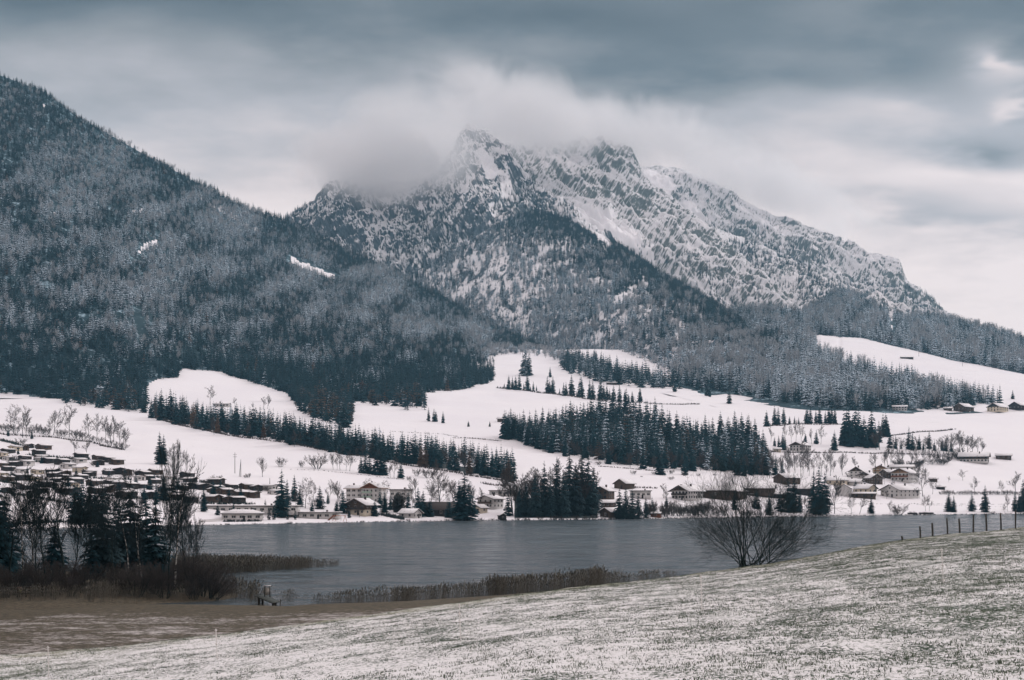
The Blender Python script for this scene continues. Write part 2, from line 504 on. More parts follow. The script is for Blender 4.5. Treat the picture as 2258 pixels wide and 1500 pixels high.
paint_apron(spur_o, apron(u2, Y2, Z2, [band([(1150, 470), (1185, 458), (1225, 462), (1262, 484), (1310, 512), (1345, 540)], 6), [(1355, 655), (1385, 640), (1402, 640), (1392, 668), (1362, 672)], band([(1416, 612), (1428, 640), (1444, 680)], 6), band([(1325, 690), (1332, 745)], 5), band([(1112, 700), (1140, 692)], 5)], 300), M['apron'])

# ---- the peak in the cloud
m3_crest = [(560, 540, 3650), (600, 505, 3650), (640, 478, 3650), (690, 450, 3700), (720, 412, 3750), (760, 398, 3800), (800, 410, 3800), (880, 412, 3850), (950, 395, 3850), (1000, 335, 3880),
            (1015, 296, 3900), (1030, 280, 3900), (1070, 296, 3900), (1110, 322, 3900), (1140, 360, 3850), (1180, 412, 3800), (1250, 470, 3650), (1330, 520, 3500), (1400, 580, 3350)]
m3_foot = [(560, 640, 3050), (700, 650, 3080), (880, 670, 3150), (1000, 620, 3220), (1100, 570, 3280), (1180, 545, 3280), (1330, 600, 3160), (1400, 650, 3050)]
u3, Y3, Z3, nb3 = mountain(m3_crest, m3_foot, 420, 260)
X3 = (u3[:, None] - U0) / F * Y3
rise = np.clip((Y3 - Y3[:, :1]) / 120, 0, 1) * np.clip((Y3[:, -nb3:-nb3 + 1] - Y3) / 160, 0.15, 1)
Z3 = Z3 + rise * (60 * ridged((X3 - .5 * Z3) / 150, Y3 / 420, 4, 61) + 14 * ridged(X3 / 45, Y3 / 60, 3, 65)) + 9 * ridged(X3 / 26, Y3 / 40, 3, 66)
ap3 = apron(u3, Y3, Z3, [[(1045, 330), (1062, 322), (1085, 345), (1100, 372), (1092, 400), (1070, 392), (1060, 360)], [(1077, 450), (1100, 440), (1112, 452), (1100, 482), (1080, 480)], [(1010, 405), (1034, 400), (1034, 430), (1016, 430)], [(1100, 402), (1126, 398), (1130, 436), (1108, 438)], [(830, 432), (868, 436), (860, 452), (834, 446)], band([(985, 470), (1000, 500), (990, 540)], 7), band([(850, 520), (830, 560), (815, 590)], 6), band([(735, 500), (760, 540)], 6), [(920, 445), (935, 445), (930, 470), (918, 468)]], 310)
sheet3 = Sheet(u3, Y3, Z3)
paint_apron(sheet3.build('peak_face', M['rock'], False), ap3, M['apron'])

# ---- rock walls behind
m4_crest = [(1040, 352, 4400), (1180, 342, 4400), (1260, 330, 4400), (1350, 330, 4400), (1390, 352, 4350), (1420, 397, 4250), (1480, 457, 4100), (1530, 503, 3950), (1590, 563, 3800), (1650, 613, 3650),
            (1700, 658, 3500), (1760, 708, 3350), (1820, 760, 3200)]
m4_foot = [(1040, 560, 3560), (1180, 540, 3500), (1330, 590, 3360), (1450, 655, 3180), (1560, 715, 3000), (1650, 765, 2850), (1760, 800, 2750), (1820, 840, 2700)]
u4, Y4, Z4, nb4 = mountain(m4_crest, m4_foot, 420, 260)
X4 = (u4[:, None] - U0) / F * Y4
rise = np.clip((Y4 - Y4[:, :1]) / 150, 0, 1) * np.clip((Y4[:, -nb4:-nb4 + 1] - Y4) / 160, 0.12, 1)
Z4 = Z4 + rise * (85 * ridged((X4 + 0.9 * Z4) / 120, (Y4 - 0.3 * X4) / 600, 4, 81) + 16 * ridged((X4 + 0.5 * Y4) / 34, Y4 / 80, 3, 85)) + 6 * ridged(X4 / 24, Y4 / 40, 3, 86)
ap4 = apron(u4, Y4, Z4, [[(1245, 450), (1300, 450), (1345, 455), (1362, 470), (1352, 492), (1398, 505), (1420, 532), (1446, 562), (1448, 590), (1400, 560), (1330, 520), (1260, 480)], band([(1510, 515), (1525, 560), (1532, 605)], 6)], 320)
sheet4 = Sheet(u4, Y4, Z4)
paint_apron(sheet4.build('snowy_rock_wall', M['rock_pale'], False), ap4, M['apron'])

m5_crest = [(1300, 375, 5000), (1400, 372, 5000), (1450, 370, 5000), (1500, 377, 4950), (1560, 397, 4900), (1600, 422, 4850), (1650, 452, 4800), (1700, 477, 4700), (1740, 492, 4650), (1800, 512, 4550), (1850, 528, 4450),
            (1900, 557, 4350), (1960, 571, 4250), (1985, 581, 4200), (1998, 622, 4150), (2030, 647, 4100), (2070, 688, 4000), (2130, 725, 3900), (2300, 800, 3700)]
m5_foot = [(1300, 600, 4300), (1500, 620, 4200), (1700, 650, 4000), (1850, 700, 3800), (2000, 760, 3600), (2130, 800, 3500), (2300, 850, 3400)]
u5, Y5, Z5, nb5 = mountain(m5_crest, m5_foot, 400, 220)
X5 = (u5[:, None] - U0) / F * Y5
rise = np.clip((Y5 - Y5[:, :1]) / 150, 0, 1) * np.clip((Y5[:, -nb5:-nb5 + 1] - Y5) / 160, 0.12, 1)
Z5 = Z5 + rise * (65 * ridged((X5 + .5 * Z5) / 130, Y5 / 520, 4, 91) + 14 * ridged(X5 / 40, Y5 / 70, 3, 95)) + 6 * ridged(X5 / 26, Y5 / 40, 3, 96)
ap5 = apron(u5, Y5, Z5, [[(1405, 376), (1440, 372), (1480, 392), (1500, 420), (1470, 428), (1430, 410)], [(1470, 440), (1520, 440), (1550, 470), (1570, 520), (1540, 515), (1500, 480)], band([(1620, 450), (1690, 490), (1740, 520)], 7)], 330)
sheet5 = Sheet(u5, Y5, Z5)
paint_apron(sheet5.build('far_rock_wall', M['rock_far'], False), ap5, M['apron'])

# ---- wooded hill with the high meadow on the right
m6_edge = [(1480, 862), (1540, 870), (1600, 872), (1700, 890), (1800, 902), (1900, 908), (2000, 908), (2258, 903), (2960, 890)]
m6_foot = [(u, v + 6, float(vY(u, v)) - 25) for u, v in m6_edge]
m6_low = [(1480, 800, 2000), (1560, 760, 2150), (1661, 726, 2300), (1722, 720, 2300), (1772, 718, 2300), (1800, 772, 1950), (1900, 806, 1860), (2000, 832, 1760), (2100, 862, 1680), (2258, 888, 1600), (2960, 880, 1600)]
m6_top = [(1480, 720, 2500), (1560, 700, 2550), (1661, 690, 2600), (1722, 690, 2600), (1772, 700, 2500), (1800, 742, 2120), (1900, 748, 2110), (2000, 772, 2020), (2100, 797, 1940), (2258, 827, 1860), (2960, 860, 1800)]
m6_crest = [(1480, 790, 2300), (1560, 720, 2500), (1661, 712, 2620), (1722, 706, 2620), (1772, 702, 2560), (1810, 680, 2800), (1850, 645, 3200), (1950, 680, 3050), (2000, 700, 2950), (2060, 704, 2850), (2150, 724, 2750), (2258, 760, 2650), (2500, 835, 2500), (2960, 890, 2300)]
u6, Y6, Z6, nb6 = mountain(m6_crest, m6_foot, 380, 300, mids=[m6_low, m6_top])
Z6 = smooth_cols(smooth_rows(Z6, 6), 3)
X6 = (u6[:, None] - U0) / F * Y6
vv6 = V0 - Z6 / Y6 * F
tY6 = np.interp(u6, [a[0] for a in m6_top], [a[2] for a in m6_top])
up = np.clip((Y6 - tY6[:, None] - 60) / 200, 0, 1) * np.clip((Y6[:, -nb6:-nb6 + 1] - Y6) / 200, 0.15, 1)
wl = 0.25
Z6 = Z6 + up * wl * (34 * ridged(X6 / 200, Y6 / 500, 4, 101) + 10 * fbm(X6 / 60, Y6 / 60, 3, 103)) + 1.5 * fbm(X6 / 70, Y6 / 70, 3, 108)
sheet6 = Sheet(u6, Y6, Z6)
hill = sheet6.build('wooded_hill', M['floor'])
# the high meadow has its own surface
hill.data.materials.append(M['snow'])
lY6 = np.interp(u6, [a[0] for a in m6_low], [a[2] for a in m6_low])
cc = lambda A: A[:-1, :-1]
Ym = cc(Y6); um = np.broadcast_to(u6[:-1, None], Ym.shape)
mead = (um > 1792) & (Ym > lY6[:-1, None] - 60) & (Ym < tY6[:-1, None] + 15)
mi = np.where(mead, 1, 0).ravel()
hill.data.polygons.foreach_set('material_index', mi.astype(np.int32)); hill.data.update()

paint_apron(hill, apron(u6, Y6, Z6, [band([(1961, 692), (1966, 715), (1970, 742)], 22)], 360) & (np.abs(np.broadcast_to(u6[:, None], Y6.shape) - 1966) < 5), M['apron'])
# ---- rocky flank between the rock walls and the wooded hill
m7_crest = [(1440, 490, 4300), (1540, 495, 4250), (1640, 530, 4150), (1700, 560, 4000), (1750, 593, 3800), (1850, 643, 3400), (1950, 684, 3150), (2010, 706, 3050)]
m7_foot = [(1440, 640, 3900), (1540, 680, 3700), (1650, 740, 3300), (1760, 760, 2750), (1850, 760, 2600), (2010, 770, 2500)]
u7, Y7, Z7, nb7 = mountain(m7_crest, m7_foot, 300, 220)
X7 = (u7[:, None] - U0) / F * Y7
rise = np.clip((Y7 - Y7[:, :1]) / 150, 0, 1) * np.clip((Y7[:, -nb7:-nb7 + 1] - Y7) / 160, 0.12, 1)
Z7 = Z7 + rise * (45 * ridged(X7 / 150, Y7 / 420, 4, 111) + 13 * ridged(X7 / 40, Y7 / 70, 3, 115)) + 4 * ridged(X7 / 26, Y7 / 40, 3, 116)
ap7 = apron(u7, Y7, Z7, [band([(1655, 560), (1662, 620), (1690, 660)], 6), band([(1775, 630), (1785, 680)], 6), [(1600, 640), (1640, 645), (1640, 690), (1610, 680)]], 340)
sheet7 = Sheet(u7, Y7, Z7)
paint_apron(sheet7.build('rocky_flank', M['rock_far'], False), ap7, M['apron'])

# ------------------------------------------------------------------ lake
def mat_water():
    m, t, b = new_mat('lake_water')
    p = geo_pos(t)
    def vec_noise(sc, k, st):
        nd = t.new('ShaderNodeTexNoise'); t.put(nd.inputs['Vector'], t.scale(p, st)); nd.inputs['Scale'].default_value = sc
        nd.inputs['Detail'].default_value = 3.0; nd.inputs['Roughness'].default_value = 0.6; nd.inputs['Distortion'].default_value = 0.4
        return t.scale(t.vmath('SUBTRACT', nd.outputs['Color'], (0.5, 0.5, 0.5)), (k * .6, k, 0.0))
    # wind ripples: slopes of long low waves plus fine chop
    sl = t.vmath('ADD', vec_noise(0.12, 0.7, (0.35, 1, 1)), t.vmath('ADD', vec_noise(0.26, 2.1, (0.30, 1, 1)), vec_noise(1.4, 0.7, (0.45, 1, 1))))
    gust = t.noise(t.scale(p, (0.35, 1, 1)), 0.020, 3.0, 0.6)
    gs = t.new('ShaderNodeVectorMath', operation='SCALE'); t.put(gs.inputs[0], sl); t.put(gs.inputs['Scale'], t.ramp(gust, 0.3, 0.7, 0.75, 1.25))
    nrm = t.vmath('NORMALIZE', t.vmath('ADD', gs.outputs[0], (0.0, 0.0, 1.0)))
    t.l.new(nrm, b.inputs['Normal'])
    t.put(b.inputs['Base Color'], t.mix(t.ramp(gust, 0.35, 0.65), (0.062, 0.080, 0.090), (0.080, 0.098, 0.108)))
    b.inputs['Roughness'].default_value = 0.20
    b.inputs['IOR'].default_value = 1.33
    b.inputs['Specular IOR Level'].default_value = 0.5
    return m
M['water'] = mat_water()
lake = link('lake', np_mesh('lake', [(-900, 100, LAKE), (900, 100, LAKE), (900, 1010, LAKE), (-900, 1010, LAKE)], [(0, 1, 2, 3)], [M['water']]))
lake['kind'] = 'structure'
# ------------------------------------------------------------------ tree meshes
def conifer_mesh(name, seed, whorls=13, per=7, width=0.17, bare=0.08, kind='spruce', sub=0, mats=None, trunk=True, crown=True):
    """a spruce of height 1: drooping roof-shaped boughs in whorls round a thin stem"""
    r = random.Random(seed)
    V = []; Fa = []; MI = []
    if trunk:
        n = 5
        for k, (z, rad) in enumerate(((0, 0.014), (0.5, 0.009), (0.97, 0.001))):
            for a in range(n):
                V.append((rad * math.cos(a * 2 * math.pi / n), rad * math.sin(a * 2 * math.pi / n), z))
        for k in range(2):
            for a in range(n):
                b = (a + 1) % n
                Fa.append((k * n + a, k * n + b, (k + 1) * n + b, (k + 1) * n + a)); MI.append(1 if crown else 0)
    def bough(p, d, L, wdt, droop):
        # ridge from p outwards; two sloping sides with a ragged edge
        side = Vector((-d.y, d.x, 0))
        i0 = len(V)
        mid = p + d * (L * 0.5) + Vector((0, 0, -droop * L * 0.28)); tip = p + d * L + Vector((0, 0, -droop * L))
        hang = wdt * 0.75
        j = lambda: 1 + r.uniform(-.3, .3)
        V.extend([tuple(p), tuple(mid), tuple(tip),
                  tuple(mid + side * wdt * j() - d * L * .06 - Vector((0, 0, hang * j()))), tuple(mid - side * wdt * j() - d * L * .06 - Vector((0, 0, hang * j()))),
                  tuple(p + d * L * .84 + side * wdt * .55 * j() - Vector((0, 0, droop * L * .75 + hang * .9))), tuple(p + d * L * .84 - side * wdt * .55 * j() - Vector((0, 0, droop * L * .75 + hang * .9)))])
        Fa.extend([(i0, i0 + 3, i0 + 1), (i0, i0 + 1, i0 + 4), (i0 + 1, i0 + 3, i0 + 5, i0 + 2), (i0 + 1, i0 + 2, i0 + 6, i0 + 4)])
        MI.extend([0] * 4)
    if crown:
        for w_ in range(whorls):
            f = (w_ + r.uniform(-.25, .25)) / (whorls - 1); f = min(1, max(0, f))
            z = bare + (0.955 - bare) * f
            if kind == 'round':
                rad = width * (math.sin(math.pi * min(1, (f * .86 + .14))) ** .6) + 0.01
            else:
                rad = width * ((1 - f) ** .74) * (1 - 0.35 * math.exp(-f * 12)) + 0.008
            n = max(3, int(round(per * (0.55 + 0.45 * (1 - f)))))
            a0 = r.uniform(0, 6.28)
            for k in range(n):
                a = a0 + k * 2 * math.pi / n + r.uniform(-.3, .3)
                L = rad * r.uniform(.72, 1.22)
                d = Vector((math.cos(a), math.sin(a), 0))
                zz = z + r.uniform(-.015, .015)
                dr = r.uniform(.25, .55) if kind != 'round' else r.uniform(-.3, .3)
                if sub == 0:
                    bough(Vector((0, 0, zz)) + d * L * .05, d, L, L * (.34 if f < .8 else .3), dr)
                else:
                    # finer bough: a spine with side sprays
                    for s_ in range(sub):
                        q = (s_ + .5) / sub
                        base = Vector((0, 0, zz)) + d * (L * q * .85) + Vector((0, 0, -dr * L * q * q * .8))
                        for sg in (-1, 1):
                            ang = a + sg * r.uniform(.5, .95) * (1 - .35 * q)
                            dd = Vector((math.cos(ang), math.sin(ang), 0))
                            LL = L * (.52 - .30 * q) * r.uniform(.75, 1.25)
                            bough(base, dd, LL, LL * .22, dr + r.uniform(.1, .5))
                    bough(Vector((0, 0, zz)) + d * L * .6 + Vector((0, 0, -dr * L * .32)), d, L * .42, L * .09, dr + .2)
        # leader
        bough(Vector((0, 0, .93)), Vector((.3, .1, 0)), .02, .008, -1.2)
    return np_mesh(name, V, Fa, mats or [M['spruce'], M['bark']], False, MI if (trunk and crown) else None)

def tube(V, Fa, pts, rads, n=3):
    i0 = len(V)
    for k, (p, rd) in enumerate(zip(pts, rads)):
        d = (pts[min(k + 1, len(pts) - 1)] - pts[max(k - 1, 0)])
        d = d.normalized() if d.length > 1e-9 else Vector((0, 0, 1))
        a = d.orthogonal().normalized(); b = d.cross(a)
        for s in range(n):
            q = 2 * math.pi * s / n
            V.append(tuple(p + (a * math.cos(q) + b * math.sin(q)) * rd))
    for k in range(len(pts) - 1):
        for s in range(n):
            t2 = (s + 1) % n
            Fa.append((i0 + k * n + s, i0 + k * n + t2, i0 + (k + 1) * n + t2, i0 + (k + 1) * n + s))

def bare_tree(name, seed, stems=1, height=1.0, spread=0.55, levels=4, kids=(7, 5, 4, 3), trunk_r=0.014, up=0.5, first=0.25, mats=None, stem_lean=0.1, minr=0.0009, split=True, shrink=0.55, crook=0.12):
    """leafless tree of height ~1; returns (trunk mesh, crown mesh of boughs and twigs)"""
    r = random.Random(seed)
    TV, TF, CV, CF = [], [], [], []
    def grow(p, d, L, rad, lev):
        n = 5 if lev == 0 else (4 if lev == 1 else 3)
        pts = [p.copy()]; rads = [rad]; q = p.copy(); dd = d.copy()
        for k in range(n):
            dd = (dd + Vector((r.uniform(-1, 1), r.uniform(-1, 1), r.uniform(-1, 1))) * crook + Vector((0, 0, 1)) * (0.03 + 0.10 * lev) * up).normalized()
            q = q + dd * (L / n); pts.append(q.copy()); rads.append(max(minr, rad * (1 - .8 * (k + 1) / n)))
        if lev == 0: tube(TV, TF, pts, rads, 6)
        else: tube(CV, CF, pts, rads, 3)
        if lev + 1 > levels: return
        nk = kids[min(lev, len(kids) - 1)]
        for k in range(nk):
            f = first + (1 - first) * (k + r.uniform(.1, .9)) / nk if lev == 0 else .25 + .75 * (k + r.uniform(.1, .9)) / nk
            x = f * n; i = min(n - 1, int(x)); bp = pts[i].lerp(pts[i + 1], x - i); bd = (pts[i + 1] - pts[i]).normalized()
            az_ = r.uniform(0, 6.283); o = bd.orthogonal().normalized(); o.rotate(Matrix.Rotation(az_, 3, bd))
            ang = r.uniform(.5, .95) * spread * 1.6
            nd = (bd * math.cos(ang) + o * math.sin(ang)).normalized()
            br = rads[i] * (1 - (x - i)) + rads[i + 1] * (x - i)
            grow(bp, nd, L * shrink * r.uniform(.65, 1.15) * (1.1 - .55 * f if lev == 0 else 1), max(minr, br * .6), lev + 1)
    for s in range(stems):
        a = 6.283 * s / max(1, stems) + r.uniform(-.5, .5)
        ln = stem_lean * r.uniform(.3, 1.0) if stems > 1 else stem_lean * r.uniform(0, .4)
        d = Vector((math.cos(a) * ln, math.sin(a) * ln, 1)).normalized()
        off = Vector((math.cos(a), math.sin(a), 0)) * (0.012 * stems if stems > 1 else 0)
        grow(off, d, height * r.uniform(.8, 1.0) if stems > 1 else height * .92, trunk_r * r.uniform(.7, 1), 0)
    mats = mats or [M['bark'], M['twig']]
    return np_mesh(name + '_trunk', TV, TF, [mats[0]], True), np_mesh(name + '_crown', CV, CF, [mats[1]], False)

M['twig'] = mat_plain('twigs', (0.075, 0.065, 0.062), 0.3, 1.0, 0.9)
M['frost_twig'] = mat_plain('frosted_twigs', (0.42, 0.43, 0.45), 0.25, 1.0, 0.9)
def join_meshes(name, a, b):
    va = np.zeros(len(a.vertices) * 3, np.float32); a.vertices.foreach_get('co', va)
    vb = np.zeros(len(b.vertices) * 3, np.float32); b.vertices.foreach_get('co', vb)
    fa = [tuple(p.vertices) for p in a.polygons]; n = len(a.vertices)
    fb = [tuple(i + n for i in p.vertices) for p in b.polygons]
    return np_mesh(name, np.concatenate((va, vb)).reshape(-1, 3), fa + fb, [a.materials[0], b.materials[0]], False, [0] * len(fa) + [1] * len(fb))

# ------------------------------------------------------------------ the woods on the mountains (uncountable: one object, instanced)
PROTO = bpy.data.collections.new('wood_prototypes')
def proto(name, me):
    o = bpy.data.objects.new(name, me); PROTO.objects.link(o); return o
# alphabetical order is the instance index
for k in range(4):
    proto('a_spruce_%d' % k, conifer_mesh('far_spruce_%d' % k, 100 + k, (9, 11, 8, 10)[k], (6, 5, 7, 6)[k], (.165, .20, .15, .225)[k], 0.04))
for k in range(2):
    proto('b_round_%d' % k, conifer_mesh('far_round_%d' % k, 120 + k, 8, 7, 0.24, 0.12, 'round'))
_t, _c = bare_tree('far_bare', 130, 1, 1.0, .5, 3, (9, 6, 4), .016, .6, .25, [M['bark'], M['frost_twig']], minr=.004)
proto('c_bare_0', join_meshes('far_bare', _t, _c))

def scatter_tree(name, pts, scl, rot, idx, snow, tint, coll, wide=None):
    n = len(pts)
    me = bpy.data.meshes.new(name)
    me.vertices.add(n); me.vertices.foreach_set('co', np.asarray(pts, np.float32).ravel())
    def at(nm, typ, arr):
        a = me.attributes.new(nm, typ, 'POINT')
        a.data.foreach_set('vector' if typ == 'FLOAT_VECTOR' else 'value', np.asarray(arr).ravel())
    wide = np.ones(n) if wide is None else wide
    at('scl', 'FLOAT_VECTOR', np.stack([scl * wide, scl * wide, scl], 1).astype(np.float32))
    at('rot', 'FLOAT_VECTOR', np.asarray(rot, np.float32))
    at('idx', 'INT', np.asarray(idx, np.int32))
    at('snow', 'FLOAT', np.asarray(snow, np.float32)); at('tint', 'FLOAT', np.asarray(tint, np.float32))
    o = link(name, me)
    ng = bpy.data.node_groups.new(name + '_nodes', 'GeometryNodeTree')
    ng.interface.new_socket('Geometry', in_out='INPUT', socket_type='NodeSocketGeometry')
    ng.interface.new_socket('Geometry', in_out='OUTPUT', socket_type='NodeSocketGeometry')
    N = ng.nodes; L = ng.links
    gi = N.new('NodeGroupInput'); go = N.new('NodeGroupOutput')
    ci = N.new('GeometryNodeCollectionInfo'); ci.inputs[0].default_value = coll
    ci.inputs['Separate Children'].default_value = True; ci.inputs['Reset Children'].default_value = True
    iop = N.new('GeometryNodeInstanceOnPoints'); iop.inputs['Pick Instance'].default_value = True
    def na(nm, typ):
        q = N.new('GeometryNodeInputNamedAttribute'); q.data_type = typ; q.inputs[0].default_value = nm; return q.outputs[0]
    L.new(gi.outputs[0], iop.inputs['Points']); L.new(ci.outputs[0], iop.inputs['Instance'])
    L.new(na('idx', 'INT'), iop.inputs['Instance Index']); L.new(na('rot', 'FLOAT_VECTOR'), iop.inputs['Rotation']); L.new(na('scl', 'FLOAT_VECTOR'), iop.inputs['Scale'])
    L.new(iop.outputs[0], go.inputs[0])
    md = o.modifiers.new('scatter', 'NODES'); md.node_group = ng
    return o

def sheet_points(sh, per_area, seed, jmax=None):
    """random points on a sheet's front, uniform by plan area; returns X, Y, Z, u, v"""
    g = np.random.default_rng(seed)
    jm = jmax or sh.Y.shape[1]
    X, Y, Z = sh.X[:, :jm], sh.Y[:, :jm], sh.Z[:, :jm]
    A = np.abs((X[1:, :-1] - X[:-1, :-1]) * (Y[:-1, 1:] - Y[:-1, :-1])).ravel()
    n = int(A.sum() / per_area)
    c = np.searchsorted(np.cumsum(A), g.random(n) * A.sum()); c = np.clip(c, 0, len(A) - 1)
    i, j = np.unravel_index(c, (X.shape[0] - 1, X.shape[1] - 1))
    a = g.random(n); b = g.random(n)
    bl = lambda Q: (Q[i, j] * (1 - a) + Q[i + 1, j] * a) * (1 - b) + (Q[i, j + 1] * (1 - a) + Q[i + 1, j + 1] * a) * b
    x, y, z = bl(X), bl(Y), bl(Z)
    return x, y, z, U0 + F * x / y, V0 - F * z / y, g

WOOD = []   # tuples of arrays
def add_wood(x, y, z, h, idx, snow, tint, g, wide=1.0):
    n = len(x)
    WOOD.append((np.stack([x, y, z - 0.4], 1), h, g.random(n) * 6.28, idx, snow, tint, np.broadcast_to(wide, n)))

def soft(pu, pv, cu, cv, su, sv):
    return np.exp(-(((pu - cu) / su) ** 2 + ((pv - cv) / sv) ** 2))

# left mountain ------------------------------------------------------------
x, y, z, u, v, g = sheet_points(sheet1, 29, 1, sheet1.Y.shape[1] - nb1 + 6)
base_line = wood_edge(u)
ok = (v < base_line) & (u > -400)
# clearings
def streak(u, v, pts, wdt):
    d = np.full(u.shape, 1e9)
    for (a, b), (c, e) in zip(pts[:-1], pts[1:]):
        t_ = np.clip(((u - a) * (c - a) + (v - b) * (e - b)) / ((c - a) ** 2 + (e - b) ** 2), 0, 1)
        d = np.minimum(d, np.hypot(u - a - t_ * (c - a), v - b - t_ * (e - b)))
    return d < wdt * (1 + .5 * fbm(u / 14, v / 14, 2, 77))
clear = streak(u, v, [(640, 572), (668, 588), (700, 600), (738, 612)], 11) | streak(u, v, [(304, 690), (312, 745)], 12) | streak(u, v, [(298, 575), (312, 548), (350, 532)], 9) & (g.random(len(u)) < .8) \
    | streak(u, v, [(118, 478), (126, 455)], 6) | streak(u, v, [(95, 232), (100, 240)], 4) | streak(u, v, [(295, 468), (330, 462)], 4) | streak(u, v, [(1000, 735), (1018, 742)], 6)
ok &= ~clear
pale = soft(u, v, 230, 340, 70, 60) + soft(u, v, 520, 480, 80, 30) + .8 * soft(u, v, 340, 560, 70, 70) + .6 * soft(u, v, 310, 700, 50, 60) + .7 * soft(u, v, 680, 590, 50, 25) + .7 * soft(u, v, 150, 450, 60, 60) \
    + .5 * soft(u, v, 850, 610, 60, 40) + .6 * soft(u, v, 1060, 740, 40, 40)
nz_ = fbm(u / 95 + .25 * v / 60, v / 48, 4, 19)
ok &= g.random(len(u)) > .42 * np.clip(pale + nz_ * .8, 0, 1)
x, y, z, u, v, nz_, pale = (q[ok] for q in (x, y, z, u, v, nz_, pale))
h = 9 + 10 * g.random(len(x)) + 5 * nz_; h *= np.where(v < 420, .85, 1)
snow = .12 + .18 * np.clip((v - 250) / 250, 0, 1) - .34 * np.clip((v - 720) / 130, 0, 1) + .62 * nz_ + .32 * pale + .11 * g.normal(size=len(x))
snow -= .16 * np.clip((300 - u) / 300, 0, 1) * np.clip((v - 560) / 200, 0, 1)
top_line = np.interp(u, [c[0] for c in m1_crest], [c[1] for c in m1_crest])
snow -= .30 * np.exp(-np.clip(v - top_line, 0, None) / 18)
idx = g.integers(0, 4, len(x)); isr = g.random(len(x)) < (.10 + .55 * np.clip(pale + .5 * nz_, 0, 1)); isr &= v < 800
idx = np.where(isr, np.where(g.random(len(x)) < .55, 6, g.integers(4, 6, len(x))), idx)
tint = np.where(isr, 1.2 + .7 * g.random(len(x)), np.where(g.random(len(x)) < .008, 1.0, 0.0))
add_wood(x, y, z, np.where(isr, h * .75, h), idx, snow, tint, g, np.where(isr, 1.0, .9 + .3 * g.random(len(x))))

# spur ----------------------------------------------------------------------
x, y, z, u, v, g = sheet_points(sheet2, 38, 2, sheet2.Y.shape[1] - nb2 + 6)
nz_ = fbm(u / 70, v / 50, 4, 29); nf = fbm(u / 22, v / 40, 3, 33)
rocky = soft(u, v, 1060, 610, 130, 70) + .8 * soft(u, v, 1240, 560, 110, 60) + .55 * soft(u, v, 1130, 690, 60, 50) + .6 * soft(u, v, 1400, 640, 60, 60) + .5 * soft(u, v, 1340, 740, 60, 50)
clear = streak(u, v, [(1365, 660), (1395, 640)], 12) | streak(u, v, [(1415, 610), (1425, 640), (1440, 670)], 6) | streak(u, v, [(1540, 685), (1546, 702)], 5) | streak(u, v, [(1230, 700), (1225, 740)], 6) \
    | streak(u, v, [(1315, 590), (1325, 640)], 5) | streak(u, v, [(1110, 690), (1140, 700)], 7) | streak(u, v, [(1325, 690), (1330, 745)], 6) | streak(u, v, [(1150, 470), (1185, 458), (1225, 462), (1262, 484), (1310, 512), (1345, 540)], 9) | streak(u, v, [(1680, 800), (1700, 830)], 4)
crest_v = np.interp(u, [c[0] for c in m2_crest], [c[1] for c in m2_crest]); near_crest = np.exp(-np.clip(v - crest_v, 0, None) / 75) * (u > 1120)
keep = g.random(len(u)) > np.clip((1 - near_crest) * .85 * rocky + .75 * nf * rocky + .35 * nf, 0, .93)
lo = np.interp(u, [760, 1400, 1480, 1600, 1700, 1800, 1900], [900, 850, 846, 866, 884, 898, 906])
ok = keep & ~clear & (v < lo)
x, y, z, u, v, nz_, rocky = (q[ok] for q in (x, y, z, u, v, nz_, rocky))
h = 11 + 12 * g.random(len(x)); h *= np.where(v < 560, .8, 1)
top_line = np.interp(u, [c[0] for c in m2_crest], [c[1] for c in m2_crest])
snow = .46 + .30 * nz_ + .20 * g.normal(size=len(x)) + .24 * soft(u, v, 1650, 830, 200, 50) - .22 * np.clip((v - lo[ok] + 30) / 30, 0, 1)
snow -= .75 * np.exp(-np.clip(v - top_line, 0, None) / 62) * np.clip((u - 1120) / 100, .25, 1)
isr = g.random(len(x)) < (.30 + .5 * nz_ + .25 * soft(u, v, 1600, 800, 250, 60)) * np.clip((v - top_line) / 60, 0, 1)
idx = np.where(isr, np.where(g.random(len(x)) < .5, 6, g.integers(4, 6, len(x))), g.integers(0, 4, len(x)))
tint = np.where(isr, 1.2 + .8 * g.random(len(x)), 0)
add_wood(x, y, z, np.where(isr, h * .8, h), idx, snow, tint, g, .95)

